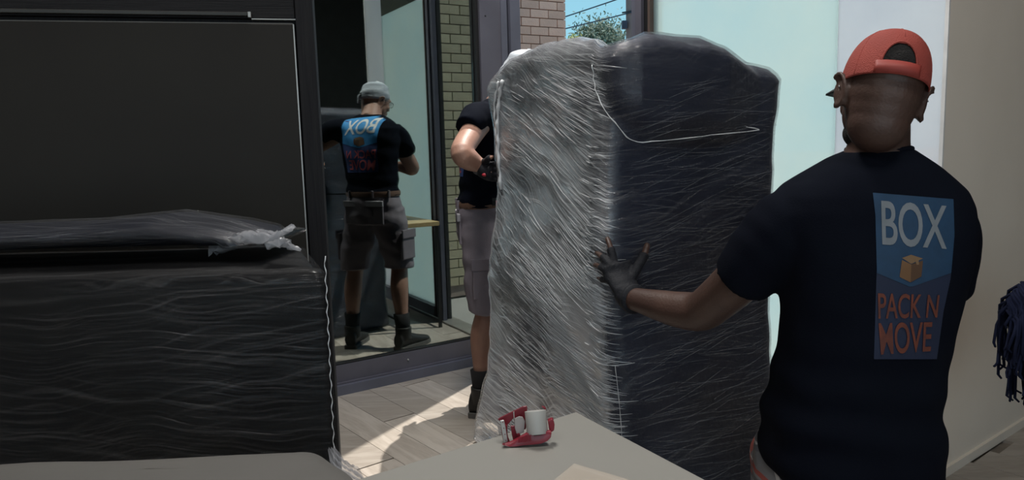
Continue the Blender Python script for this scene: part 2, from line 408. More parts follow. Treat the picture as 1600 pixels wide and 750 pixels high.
def brick_wall(owner, p0, d, n, L, z0, z1, bw, bh, mat, limit, near, h=.006, dep=.03):
    """bricks proud of a wall face at p0 + d*s, n outward"""
    d = V(d).normalized(); n = V(n).normalized(); th = math.atan2(d.y, d.x)
    me = MB().box((0, 0, 0), (bw-.009, dep, bh-.009)).mesh('brick'); me.materials.append(mat)
    hf = MB().box((0, 0, 0), (bw/2-.009, dep, bh-.009)).mesh('half_brick'); hf.materials.append(mat)
    L_ = []
    for r in range(int((z1-z0)/bh)):
        z = z0+(r+.5)*bh
        s = 0 if r % 2 else -bw/2
        while s < L-.01:
            a = max(s, 0); b = min(s+bw, L)
            if b-a > bw*.75: L_.append((p0+d*(s+bw/2)+n*(h+random.uniform(-.002, .002)-dep/2+.01)+V((0, 0, z)), me))
            elif b-a > .02: L_.append((p0+d*((a+b)/2)+n*(h-dep/2+.01)+V((0, 0, z)), hf))
            s += bw
    L_.sort(key=lambda t: (t[0]-near).length)
    for c, mm in L_[:limit]:
        o = bpy.data.objects.new(mm.name.split('.')[0], mm); COL.objects.link(o); o.parent = owner; o.location = c-wloc(owner); o.rotation_euler = (0, 0, th)
    if L_[limit:]:
        R = Matrix.Rotation(th, 3, 'Z'); mb = MB()
        for c, mm in L_[limit:]: mb.box(c, ((bw if mm is me else bw/2)-.009, dep, bh-.009), R)
        o = obj('far_bricks', mb, mat, owner); o['kind'] = 'stuff'
# building seen through the doorway
pr = P(883, 40, 7.6); bd = V((.88, .475, 0)).normalized(); bn = V((.475, -.88, 0))
p_r = V((pr.x, pr.y, 0)); p_l = p_r-bd*.205*14.5
bld = thing('brick_building', 'tan brick building corner seen through the open doorway', 'building', p_l)
obj('wall', MB().wallseg(p_l, p_r-bd*.004, -.1, 5.2, 2.0, 1.012), mort, bld)
brick_wall(bld, p_l, bd, bn, .205*14.5, 0, 5.2, .205, .083, bk1, 190, P(845, 20, 7.6))
# brick on the outer face of the beige wall (seen in the glass reflection)
OW = struct('wall_outside', MB().wallseg(EF+V((-.6, .8, 0))*.12+ED*.6, EFAR+V((-.6, .8, 0))*.12, -.1, CEIL+.5, .05, .025), mort)
brick_wall(OW, EF+V((-.6, .8, 0))*.17+ED*.6, ED, V((-.6, .8, 0)), 2.6, 0, 3.2, .205, .083, bk2, 190, EF+ED*1.1+V((0, 0, 2.0)))
# utility pole, cables, tree
polem = pmat('weathered_pole', (.24, .18, .16), .9, nscale=6, stretch=(1, 1, .1), bump=.4)
pt = P(985, 20, 16); pb = V((pt.x, pt.y, -.1))
pole = thing('utility_pole', 'brown wooden utility pole behind the doorway post, carrying cables', 'pole', pb)
obj('shaft', MB().tube([pb, V((pb.x, pb.y, 7))], [.10, .09], 14), polem, pole, True)
obj('junction_box', MB().box(P(975.5, 39, 15.9), (.11, .12, .17)), pmat('dark_box', (.03, .035, .06), .5), pole, bevel=.01)
obj('cross_bracket', MB().beam(P(972, 20, 15.9), P(990, 17, 15.9), .03, .03), darkm2, pole)
cabm = pmat('black_cable', (.03, .06, .09), .6)
for (a, b, lb) in (((830, 41), (982, -7), 'upper black overhead cable crossing the sky'), ((830, 55), (984, 20), 'lower black overhead cable meeting the pole')):
    q = []
    A = P(a[0], a[1], 17); B = P(b[0], b[1], 15.9)
    A2 = A+(A-B)*1.5
    for i in range(25):
        t = i/24; q.append(A2.lerp(B, t)+V((0, 0, -.35*t*(1-t)*.4)))
    B2 = B+(B-A2).normalized()*6+V((0, 0, .2)); q.append(B2)
    tag(obj('overhead_cable', MB().tube(q, .014, 6), cabm, None, True), lb, 'cable', 'overhead cables')
leafm = pmat('tree_leaf', (.17, .22, .15), .8, col2=(.27, .31, .21), nscale=3)
leafy = pmat('yellow_leaf', (.62, .55, .12), .8)
barkm = pmat('bark', (.13, .10, .08), .9, bump=.5)
def tree(base, H, crown, lab, mat, n, spread, name='tree', ls=.16):
    t = thing(name, lab, 'tree', base)
    rng = random.Random(len(lab))
    tr = MB(); lv = []
    top = V(base)+V((0, 0, H*.55)); tr.tube([base, V(base)+V((.05, 0, H*.3)), top], [H*.03, H*.022, H*.012], 8)
    for k in range(26):
        a = rng.uniform(0, 6.28); e = rng.uniform(.2, 1.3); L = rng.uniform(.5, 1)
        c = V(crown); end = c+V((math.cos(a)*spread[0]*L*math.cos(e), math.sin(a)*spread[1]*L*math.cos(e), spread[2]*L*(math.sin(e)*1.6-.7)))
        st = V(base)+V((0, 0, H*rng.uniform(.3, .55))); mid = st.lerp(end, .5)+V((0, 0, .2))
        tr.tube([st, mid, end], [H*.009, H*.005, H*.002], 5)
        for _ in range(n//26):
            d = V((rng.gauss(0, 1), rng.gauss(0, 1), rng.gauss(0, .9)))*.30*min(spread)
            p = (mid.lerp(end, rng.random()**.6))+d
            lv.append(p)
    obj('trunk', tr, barkm, t, True)
    vs = []; fs = []
    for p in lv:
        u = V((rng.gauss(0, 1), rng.gauss(0, 1), rng.gauss(0, 1))).normalized(); w_ = u.orthogonal().normalized(); s = ls*rng.uniform(.5, 1.2)
        o = len(vs); vs += [p-u*s, p+w_*s*.45, p+u*s, p-w_*s*.45]; fs.append((o, o+1, o+2, o+3))
    lm = MB(); lm.v = vs; lm.f = fs
    me = bpy.data.meshes.new('foliage'); me.from_pydata([tuple(v-V(base)) for v in vs], [], fs)
    o = link('foliage', me, mat, t); o['kind'] = 'stuff'
    return t
c = P(942, 76, 40); tree(V((c.x, c.y, -.1)), 7, c, 'green leafy tree behind the cables in the doorway', leafm, 13000, (1.6, 1.4, 1.9), ls=.12)
c = P(899, 74, 34); tree(V((c.x, c.y, -.1)), 6, c, 'small yellow leaved tree left of the green tree', leafy, 2400, (.45, .45, .6), ls=.09)

# ------------------------------------------------------------------ black cabinet on the left
CDIR = V((math.sin(math.radians(76.5)), math.cos(math.radians(76.5)), 0)); CD0 = V((-.62, 2.30, 0)); CNRM = V((CDIR.y, -CDIR.x, 0))
def onC(px, py): return LP(px, py, CD0, CDIR)
blackwood = pmat('black_woodgrain', (.009, .009, .012), .7, spec=.25, col2=(.016, .016, .018), nscale=3, stretch=(40, 40, 1.5), bump=.25, bscale=6)
blackwood_h = pmat('black_woodgrain_flat', (.009, .009, .011), .7, spec=.25, col2=(.016, .016, .018), nscale=3, stretch=(1.5, 1.5, 60), bump=.25, bscale=6)
brownpanel = pmat('bronze_black_panel', (.024, .022, .019), .55, spec=.2, col2=(.020, .018, .016), nscale=2, bump=.02)
ce = onC(489, 20); ce.z = 0
cab = thing('tall_cabinet', 'tall black woodgrain cabinet with a large bronze-black door, far left', 'cabinet', ce-CDIR*.9)
L0 = ce-CDIR*1.75
def cbx(name, s0, s1, z0, z1, f0, f1, mat, **k):
    mb = MB(); a = ce+CDIR*s0; b = ce+CDIR*s1; mb.wallseg(a, b, z0, z1, f1-f0, -(f0+f1)/2)
    return obj(name, mb, mat, cab, **k)
def sC(px, py): q = onC(px, py); return (V((q.x, q.y, 0))-ce).dot(CDIR), q.z
s_st, _ = sC(461, 20)
sp, zp = sC(457.5, 38)
_, zg = sC(385, 27)
_, zh0 = sC(200, 23.5); _, zh1 = sC(200, 17)
cbx('body', -1.75, 0, 0, 2.5, -.55, -.03, blackwood, bevel=.003)
cbx('stile', s_st, 0, 0, 2.5, -.03, 0, blackwood, bevel=.002)
cbx('drawer_front', -1.74, s_st-.002, zg-.002, 2.2, -.03, -.004, blackwood_h, bevel=.002)
sh, _ = sC(388, 22)
cbx('handle', -1.6, sh, zh0, zh1, -.004, .012, pmat('dark_metal_handle', (.05, .048, .045), .35, metal=.5), bevel=.002)
cbx('handle_end', sh, sh+.008, zh0-.004, zh1, -.004, .016, linem)
cbx('drawer_edge', sh+.008, s_st, zg-.006, zg-.003, -.03, -.001, linem)
sp2, zp2 = sC(476, 382)
cbx('door', -1.74, sp, .05, zp, -.03, .006, brownpanel, bevel=.003)
cbx('door_edge', sp, sp+.0035, .05, zp, -.02, .004, linem)
cbx('door_edge', -1.74, sp, zp, zp+.003, -.02, .003, pmat('dull_edge', (.10, .10, .095), .5))
# ------------------------------------------------------------------ table
TZ = .75
tc_ = ZP(900, 643, TZ); tl = ZP(560, 748, TZ); tr_ = ZP(1100, 748, TZ)
ld = (tl-tc_).normalized(); rd = (tr_-tc_).normalized()
tab = [tc_, tc_+ld*1.15, tc_+ld*1.15+rd*.95, tc_+rd*.95]
tabm = pmat('white_laminate', (.27, .262, .24), .45, nscale=3, col2=(.26, .252, .23))
tb = thing('white_table', 'white laminate table at the bottom carrying the red tape dispenser', 'table', V((sum(p.x for p in tab)/4, sum(p.y for p in tab)/4, 0)))
obj('table_top', MB().prism([V((p.x, p.y, TZ-.03)) for p in tab], (0, 0, .03)), tabm, tb, bevel=.003)
cc = V((sum(p.x for p in tab)/4, sum(p.y for p in tab)/4, 0))
for p in tab:
    q = V((p.x, p.y, 0)).lerp(cc, .12); obj('leg', MB().box((q.x, q.y, (TZ-.03)/2), (.05, .05, TZ-.03), Matrix.Rotation(math.atan2(ld.y, ld.x), 3, 'Z')), tabm, tb)
# small table inside, against the frosted window (seen in the glass reflection)
topw = wood_mat('honey_wood', (.55, .42, .22), (.40, .28, .13)); blackmet = pmat('black_metal', (.012, .012, .013), .4)
ct = thing('console_table', 'narrow wooden topped table on thin black legs by the frosted window', 'table', (CORN+BD*1.28+BN*.22))
R = Matrix((BD, V((-BD.y, BD.x, 0)), V((0, 0, 1)))).transposed()
cm = CORN+BD*1.28+BN*.22
obj('table_top', MB().box((cm.x, cm.y, .735), (.86, .27, .03), R), topw, ct, bevel=.003)
for a in (-.41, .41):
    for b in (-.12, .12):
        q = cm+BD*a+BN*b; obj('leg', MB().box((q.x, q.y, .36), (.02, .02, .72), R), blackmet, ct)
for b in (-.12, .12):
    q = cm+BN*b; obj('rail', MB().box((q.x, q.y, .05), (.80, .016, .016), R), blackmet, ct)
mt_ = CORN+BD*1.3+BN*.62
tag(obj('door_mat', MB().box((mt_.x, mt_.y, .006), (.5, .28, .011), R), pmat('dark_mat', (.05, .05, .045), .95, bump=.6, bscale=200), None, bevel=.004), 'dark mat on the oak floor beside the narrow table', 'mat')
# ------------------------------------------------------------------ film materials
def film_mat(name, slopes, haze, amt, usplit=None, slopes2=None, gl_r=.16, amt2=None, tint=(.86, .88, .92), fresmul=1.0, haze2=None, big=.9):
    m, nt = new_mat(name)
    L = nt.links.new
    out = N(nt, 'ShaderNodeOutputMaterial'); uv = N(nt, 'ShaderNodeUVMap'); sp = N(nt, 'ShaderNodeSeparateXYZ'); L(uv.outputs[0], sp.inputs[0])
    def math_(op, a, b=None, clamp=False):
        n = N(nt, 'ShaderNodeMath', operation=op); n.use_clamp = clamp
        for i, x in enumerate((a, b)):
            if x is None: continue
            if isinstance(x, (int, float)): n.inputs[i].default_value = x
            else: L(x, n.inputs[i])
        return n.outputs[0]
    u, v = sp.outputs[0], sp.outputs[1]
    lown = N(nt, 'ShaderNodeTexNoise', Scale=2.2, Detail=2); L(uv.outputs[0], lown.inputs['Vector'])
    warp = math_('MULTIPLY', lown.outputs[0], .22)
    if usplit is not None:
        mr = N(nt, 'ShaderNodeMapRange', interpolation_type='SMOOTHSTEP'); mr.inputs['From Min'].default_value = usplit-.03; mr.inputs['From Max'].default_value = usplit+.02
        L(u, mr.inputs['Value']); side = mr.outputs[0]
    tot = None; seed = 0
    for i in range(len(slopes)):
        a = slopes[i]
        if usplit is not None:
            rise = N(nt, 'ShaderNodeMapRange'); rise.inputs['From Min'].default_value = .3; rise.inputs['From Max'].default_value = 1.15; L(v, rise.inputs['Value'])
            al_ = math_('MULTIPLY', rise.outputs[0], a); sl_ = math_('ADD', al_, math_('MULTIPLY', side, math_('SUBTRACT', slopes2[i], al_)))
            vv = math_('SUBTRACT', v, math_('MULTIPLY', math_('SUBTRACT', u, usplit), sl_))
        else:
            vv = math_('SUBTRACT', v, math_('MULTIPLY', u, a))
        vv = math_('ADD', vv, math_('MULTIPLY', warp, (1, .6, -.8)[i % 3]))
        cb = N(nt, 'ShaderNodeCombineXYZ'); L(math_('MULTIPLY', u, (2.4, 3.6, 2.0)[i % 3]), cb.inputs[0]); L(math_('MULTIPLY', vv, (130, 210, 95)[i % 3]), cb.inputs[1]); cb.inputs[2].default_value = i*7.3
        n = N(nt, 'ShaderNodeTexNoise', Scale=1, Detail=3, Roughness=.6); L(cb.outputs[0], n.inputs['Vector'])
        r = N(nt, 'ShaderNodeMapRange'); r.inputs['From Min'].default_value = .50; r.inputs['From Max'].default_value = .74; L(n.outputs[0], r.inputs['Value'])
        pw_ = math_('POWER', r.outputs[0], 1.4)
        # patches where this layer is bunched
        bn_ = N(nt, 'ShaderNodeTexNoise', Scale=3.1, Detail=3); mp = N(nt, 'ShaderNodeMapping'); mp.inputs['Location'].default_value = (i*3.1, i*5.7, 0); mp.inputs['Scale'].default_value = (.8, 1.5, 1)
        L(uv.outputs[0], mp.inputs[0]); L(mp.outputs[0], bn_.inputs['Vector'])
        br = N(nt, 'ShaderNodeMapRange'); br.inputs['From Min'].default_value = .36; br.inputs['From Max'].default_value = .62; br.inputs['To Min'].default_value = 1-big; L(bn_.outputs[0], br.inputs['Value'])
        x = math_('MULTIPLY', pw_, br.outputs[0])
        tot = x if tot is None else math_('ADD', tot, x)
    cl = N(nt, 'ShaderNodeTexNoise', Scale=2.6, Detail=4); L(uv.outputs[0], cl.inputs['Vector'])
    hz = N(nt, 'ShaderNodeMapRange'); hz.inputs['From Min'].default_value = .38; hz.inputs['From Max'].default_value = .66
    hz.inputs['To Min'].default_value = haze*.22; hz.inputs['To Max'].default_value = haze; L(cl.outputs[0], hz.inputs['Value'])
    A = math_('MULTIPLY', tot, amt); H = hz.outputs[0]
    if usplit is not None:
        k = math_('ADD', 1, math_('MULTIPLY', side, (amt2/amt)-1)); A = math_('MULTIPLY', A, k)  # left face whiter, right face clearer: lit and shaded sides put into the film
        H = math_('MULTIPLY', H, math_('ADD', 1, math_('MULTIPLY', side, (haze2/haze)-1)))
    if usplit is not None:      # bunched film plus painted brightness: whiter low down and by the corner
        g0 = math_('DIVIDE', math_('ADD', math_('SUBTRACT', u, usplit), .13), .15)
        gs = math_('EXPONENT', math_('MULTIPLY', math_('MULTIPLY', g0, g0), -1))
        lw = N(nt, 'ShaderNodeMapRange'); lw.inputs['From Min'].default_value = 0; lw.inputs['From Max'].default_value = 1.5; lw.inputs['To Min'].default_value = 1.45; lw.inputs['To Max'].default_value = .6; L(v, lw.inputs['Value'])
        lit_k = math_('MULTIPLY', math_('ADD', .85, math_('MULTIPLY', gs, .9)), lw.outputs[0])
        A = math_('MULTIPLY', A, lit_k); H = math_('MULTIPLY', H, lit_k)
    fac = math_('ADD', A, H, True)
    bp = N(nt, 'ShaderNodeBump', Strength=.7, Distance=.0025); L(tot, bp.inputs['Height'])
    tr = N(nt, 'ShaderNodeBsdfTransparent'); d = N(nt, 'ShaderNodeBsdfDiffuse'); tl_ = N(nt, 'ShaderNodeBsdfTranslucent'); g = N(nt, 'ShaderNodeBsdfGlossy', Roughness=gl_r)
    for x in (d, g): L(bp.outputs[0], x.inputs['Normal'])
    d.inputs[0].default_value = c4(tint); tl_.inputs[0].default_value = c4(tint); g.inputs[0].default_value = (.95, .96, 1, 1)
    m1 = N(nt, 'ShaderNodeMixShader'); m1.inputs[0].default_value = .3; L(d.outputs[0], m1.inputs[1]); L(tl_.outputs[0], m1.inputs[2])
    m2 = N(nt, 'ShaderNodeMixShader'); m2.inputs[0].default_value = .32; L(m1.outputs[0], m2.inputs[1]); L(g.outputs[0], m2.inputs[2])
    m3 = N(nt, 'ShaderNodeMixShader'); L(fac, m3.inputs[0]); L(tr.outputs[0], m3.inputs[1]); L(m2.outputs[0], m3.inputs[2])
    fr = N(nt, 'ShaderNodeFresnel', IOR=1.5); L(bp.outputs[0], fr.inputs['Normal']); g2 = N(nt, 'ShaderNodeBsdfGlossy', Roughness=.2); L(bp.outputs[0], g2.inputs['Normal'])
    m4 = N(nt, 'ShaderNodeMixShader'); L(math_('MULTIPLY', fr.outputs[0], fresmul, True), m4.inputs[0]); L(m3.outputs[0], m4.inputs[1]); L(g2.outputs[0], m4.inputs[2])
    L(m4.outputs[0], out.inputs[0]); return m
def set_uv(me, uvs):
    l = me.uv_layers.new(name='UVMap')
    vi = np.zeros(len(me.loops), int); me.loops.foreach_get('vertex_index', vi)
    l.data.foreach_set('uv', np.array(uvs, float)[vi].ravel())
filmgloss = pmat('bunched_film', (.80, .82, .84), .22, spec=.9, nscale=30, bump=.2)
m, nt = new_mat('film_strand'); out = N(nt, 'ShaderNodeOutputMaterial'); b = N(nt, 'ShaderNodeBsdfPrincipled', Roughness=.2); b.inputs['Base Color'].default_value = (.82, .84, .87, 1)
b.inputs['Alpha'].default_value = .85; b.inputs['Specular IOR Level'].default_value = .9; nt.links.new(b.outputs[0], out.inputs[0]); strandm = m
# ------------------------------------------------------------------ big wrapped sofa, standing on end
RAD = .075
def interp(z, tab):
    return float(np.interp(z, [t[0] for t in tab], [t[1] for t in tab]))
LFX = [(0, -.215), (.05, -.207), (.168, -.178), (.30, -.135), (.592, -.118), (.725, -.118), (.884, -.092), (1.07, -.070), (1.3, -.078), (1.5, -.105), (1.6, -.09)]
def corners(z, flare=1):
    lx = interp(z, LFX); lx = lx if flare else max(lx, -.11)
    b = .012*math.sin(z*5)
    return [V((lx, 3.06, 0)), V((.262+b, 2.03, 0)), V((.832+.008*math.sin(z*4+1), 2.24, 0)), V((.43, 3.25, 0))]
NS = [64, 60, 20, 16]
def ring(z, off=0, inset=0, flare=1):
    c = corners(z, flare); ctr = sum(c, V())/4; pts = []; us = []; sides = []
    nn = len(c); cum = 0; prev = None
    for i in range(nn):
        a, b, d = c[i], c[(i+1) % nn], c[(i+2) % nn]
        e1 = (b-a).normalized(); e2 = (d-b).normalized(); rad = min(RAD + (.0), .4)
        p = a + e1*rad; q = b - e1*rad; r = b + e2*rad
        for k in range(NS[i]): pts.append(p.lerp(q, k/NS[i])); sides.append(i)
        for k in range(8):
            t = k/8; pts.append(q*(1-t)**2 + b*2*t*(1-t) + r*t*t); sides.append(i+.5)
    out = []
    for k, p in enumerate(pts):
        if prev is not None: cum += (p-prev).length
        prev = p; us.append(cum)
        t = (pts[(k+1) % len(pts)]-pts[k-1]).normalized(); n = V((t.y, -t.x, 0))
        q = p + n*off
        if inset: q = q.lerp(ctr, inset)
        out.append((q, n))
    return out, us, sides
R0, U0, S0 = ring(1.0)
UN = U0[NS[0]+4]; URT = U0[NS[0]+8+NS[1]]
UTOT = U0[-1]
def ztop(u):
    """height of the wrapped top along the perimeter"""
    return interp(u, [(0, 1.53), (.15, 1.575), (.5, 1.575), (.95, 1.54), (UN, 1.515), (UN+.12, 1.545), (UN+.3, 1.535), (URT-.02, 1.47), (URT+.2, 1.46), (URT+1.0, 1.52), (UTOT, 1.53)])
def bulge(u, z, film=True):
    d = 0
    if u > UN-.05 and u < URT+.25:
        e_ = max(0, min(1, (u-(UN-.05))/.12))*(1-.9*max(0, min(1, (u-URT+.16)/.14)))*max(0, min(1, (URT+.25-u)/.15))
        lo = 1.235 + .12*max(0, 1-(u-UN)/.16)**2
        if z > lo: d += .048*e_*math.sin(min(1, (z-lo)/.10)*math.pi/2)
    return d
def sofa_surface(name, off, flare, wr, rows, mat, uvscale=True):
    mb = MB(); rings = []; uvs = []
    zs = [i/(rows-1) for i in range(rows)]
    for k, t in enumerate(zs):
        r, us, sd = ring(.012+t*1.5, off, 0, flare); row = []
        for (p, n), u in zip(r, us):
            zt = ztop(u)+off; z = .012 + t*(zt-.05)
            if t > .93: pass
            d = bulge(u, z) + wr*fbm((p.x*2.2, p.y*2.2, z*3.0), 1, 3)*1.6
            # diagonal pulls of the film
            d += wr*.35*math.sin((z + (.42 if u < UN else -.08)*u)*70 + 6*fbm((u*2, z*2, 5)))*max(0, fbm((u*1.7, z*1.9, 9))+.1)
            row.append(V((p.x, p.y, z))+n*d); 
        rings.append(row); uvs += [(u, p.z) for u, p in zip(us, row)]
    # rounded shoulder and top
    last = rings[-1]; ctr = sum(last, V())/len(last)
    for j, (ins, up) in enumerate(((.02, .022), (.06, .040), (.12, .050), (.22, .056), (.45, .060), (.75, .064))):
        row = []
        for p, u in zip(last, us):
            q = p.lerp(V((ctr.x, ctr.y, p.z*.6+ctr.z*.4)) if ins > .3 else V((ctr.x, ctr.y, p.z)), ins); q.z += up + wr*fbm((q.x*6, q.y*6, j*.2), 1, 3)*1.2
            row.append(q)
        rings.append(row); uvs += [(u, p.z+ins*.5) for u, p in zip(us, row)]
    mb.loft(rings, cap=True)
    me = bpy.data.meshes.new(name); org = wloc(sofa)
    me.from_pydata([tuple(v-org) for v in mb.v], [], mb.f); me.update(); set_uv(me, uvs)
    return link(name, me, mat, sofa, True), rings, us
sofa = thing('wrapped_sofa', 'large dark sofa stood on end, wrapped in shiny clear stretch film', 'sofa', (.33, 2.65, 0))
blanket = pmat('navy_upholstery', (.008, .012, .032), .65, col2=(.016, .021, .042), nscale=2.4, ndetail=5, bump=.25, bscale=45, sheen=.15)
m_b = blanket
sofa_surface('body', -.006, 0, .010, 130, blanket)
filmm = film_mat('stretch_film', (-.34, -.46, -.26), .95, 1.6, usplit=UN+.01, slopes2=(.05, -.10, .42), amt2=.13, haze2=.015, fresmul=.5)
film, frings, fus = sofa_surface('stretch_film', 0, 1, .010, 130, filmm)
def fpoint(u, z, off=0):
    j = min(range(len(fus)), key=lambda i: abs(fus[i]-u)); j = min(j, len(fus)-2)
    if fus[j] > u and j > 0: j -= 1
    t = (u-fus[j])/max(1e-6, fus[j+1]-fus[j]); n_r = 130
    zt = ztop(u); k = max(0, min(1, (z-.012)/(zt-.05)))*(n_r-1); i = min(int(k), n_r-2); f = k-i
    a = frings[i][j].lerp(frings[i][j+1], t); b = frings[i+1][j].lerp(frings[i+1][j+1], t); p = a.lerp(b, f)
    du = frings[i][j+1]-frings[i][j]; n = du.normalized().cross(V((0, 0, 1)))
    c0 = V((.33, 2.65, p.z)); n = n if n.dot(p-c0) > 0 else -n
    return p + n*off, n
def strands(name, specs, mat, rng):
    mb = MB()
    for (u, z, sl_, L, wd, h) in specs:
        du = L/math.sqrt(1+sl_*sl_); ns = 4; rows = []
        cur = rng.uniform(-.004, .004)
        for k in range(ns+1):
            t = k/ns; uu = min(max(u+du*t, .001), fus[-3]); zz = z+sl_*du*t+cur*math.sin(t*3.1)*L
            p, n = fpoint(uu, max(.02, zz), .0015)
            wv = wd*math.sin(math.pi*(.08+.84*t))
            rows.append([p+V((0, 0, -wv)), p+n*h*math.sin(math.pi*(.1+.8*t)), p+V((0, 0, wv))])
        mb.loft(rows, cap=False, closed=False)
    me = bpy.data.meshes.new(name); org = wloc(sofa); me.from_pydata([tuple(v-org) for v in mb.v], [], mb.f)
    o = link(name, me, mat, sofa, True); o['kind'] = 'stuff'; return o
rng = random.Random(7); sp_ = []
for _ in range(2600):      # left face, thickest towards the near corner and low down
    u = UN-.01-abs(rng.gauss(0, .40)); z = rng.uniform(.02, 1.5) if rng.random() < .45 else rng.uniform(.02, .9)
    if u < .05: continue
    L = rng.uniform(.04, .24); L = min(L, (UN+rng.gauss(.0, .03)-u))
    if L < .012 or fbm((u*3, z*3, 4)) < -.12: continue
    sp_.append((u, z, -.36*max(0, min(1, (z-.25)/.8))+.16*fbm((u*1.5, z*1.5, 2))+rng.gauss(0, .035)+.03, L, rng.uniform(.0003, .0008)*(1.6 if UN-u < .22 and z < .95 else 1), rng.uniform(.0006, .002)))
for _ in range(150):       # bunched whiskers right at the corner
    z = rng.gauss(.70, .28); u = UN+rng.uniform(-.13, -.01)
    if .02 < z < 1.4: sp_.append((u, z, -.12+rng.gauss(0, .07), rng.uniform(.03, .10), rng.uniform(.0005, .0013), rng.uniform(.001, .004)))
strands('film_fold', sp_, strandm, rng)
sp_ = []
for _ in range(500):      # right face: faint, almost level
    u = rng.uniform(UN+.03, URT); z = rng.uniform(.02, 1.4); sp_.append((u, z, rng.choice((.04, -.06, .35, .1))+rng.gauss(0, .05), rng.uniform(.06, .25), .0004, rng.uniform(.0008, .0015)))
m, nt = new_mat('fine_strand'); out = N(nt, 'ShaderNodeOutputMaterial'); b = N(nt, 'ShaderNodeBsdfPrincipled', Roughness=.25); b.inputs['Base Color'].default_value = (.5, .52, .56, 1); b.inputs['Alpha'].default_value = .30; nt.links.new(b.outputs[0], out.inputs[0])
strands('film_fold', sp_, m, rng)
# rolled film edges (ropes)
def rope(uz, r, off=.004, n=6, name='film_edge', mat=None):
    q = spl(uz, 8); mb = MB()
    mb.tube([fpoint(a[0], a[1], off+.002*math.sin(i*1.7))[0] for i, a in enumerate(q)], [r*(1+.35*math.sin(i*1.3)) for i in range(len(q))], n)
    return obj(name, mb, mat or strandm, sofa, True)
WR = URT-UN
rope([(UN-.05, 1.47), (UN-.03, 1.40), (UN+.03, 1.31), (UN+.10, 1.255), (UN+.3, 1.262), (UN+.5, 1.275), (URT-.07, 1.285)], .0015)
rope([(.14, 1.50), (.10, 1.44), (.065, 1.33), (.055, 1.22), (.05, 1.08)], .007)
rope([(.10, 1.50), (.05, 1.42), (.035, 1.3), (.04, 1.15)], .004)
rope([(UN+.03, .62), (UN+.034, .5), (UN+.036, .35), (UN+.03, .1)], .0009)
# ------------------------------------------------------------------ black wrapped box, left
def wrapped_box(root, x0, x1, y0, y1, z1, rad, mat_body, mat_film):
    for nm, off, mt, wr in (('body', -.012, mat_body, .002), ('stretch_film', 0, mat_film, .006)):
        c = [V((x0, y0, 0)), V((x1, y0, 0)), V((x1-.16, y1, 0)), V((x0, y1, 0))]; ns = (90, 24, 20, 10)
        pts = []
        for i in range(4):
            a, b, d = c[i], c[(i+1) % 4], c[(i+2) % 4]; e1 = (b-a).normalized(); e2 = (d-b).normalized()
            p = a+e1*rad; q = b-e1*rad; r_ = b+e2*rad
            pts += [p.lerp(q, k/ns[i]) for k in range(ns[i])]
            pts += [q*(1-t)**2+b*2*t*(1-t)+r_*t*t for t in [k/6 for k in range(6)]]
        us = [0]
        for k in range(1, len(pts)): us.append(us[-1]+(pts[k]-pts[k-1]).length)
        rings = []; uvs = []; R_ = 60
        for k in range(R_):
            t = k/(R_-1); z = .01+t*(z1-.05); row = []
            for p, u in zip(pts, us):
                i_ = pts.index(p) if False else 0
                cdir = (p-V(((x0+x1)/2, (y0+y1)/2, 0))); 
                d = off + wr*fbm((u*1.5, z*7, 3), 1, 3) + wr*.5*math.sin(z*60+4*fbm((u, z*2, 1)))*max(0, fbm((u*1.2, z*5, 8)))
                if p.y < y0+.03: n = V((0, -1, 0))
                elif p.x > x1-.20: n = V((.94, .34, 0))
                else: n = cdir.normalized()
                q = p+n*d; row.append(V((q.x, q.y, z)))
            rings.append(row); uvs += [(u, z) for u in us]
        last = rings[-1]; ctr = sum(last, V())/len(last)
        for ins, up in ((.012, .02), (.035, .034), (.07, .040), (.2, .044), (.6, .05)):
            row = []
            for p, u in zip(last, us):
                q = p.copy(); ax = (x1-x0)/2; ay = (y1-y0)/2
                q.x = ctr.x+(p.x-ctr.x)*(1-ins*min(1, ay/ax) if ins < .1 else 1-ins*.35); q.y = ctr.y+(p.y-ctr.y)*(1-ins*1.3 if ins < .6 else .25)
                q.z += up+wr*.6*fbm((q.x*4, q.y*8, 2), 1, 3); row.append(q)
            rings.append(row); uvs += [(u, z1+ins*.3) for u in us]
        mb = MB().loft(rings); me = bpy.data.meshes.new(nm); org = wloc(root); me.from_pydata([tuple(v-org) for v in mb.v], [], mb.f); me.update(); set_uv(me, uvs)
        link(nm, me, mt, root, True)
be = P(514, 500, 1.36)
bz = P(300, 396, 1.38).z
wb = thing('wrapped_box', 'waist-high black furniture block tightly wrapped in stretch film, lower left', 'furniture', (-1.1, 1.6, 0))
blk = pmat('black_upholstery', (.006, .006, .007), .7, spec=.15, nscale=3)
filmb = film_mat('dark_stretch_film', (.03, -.05, .10), .012, .12, gl_r=.30, tint=(.5, .5, .51), fresmul=.16, big=.95)
BX1 = be.x+.004
wrapped_box(wb, -2.0, BX1, 1.36, 1.80, bz-.04, .035, blk, filmb)
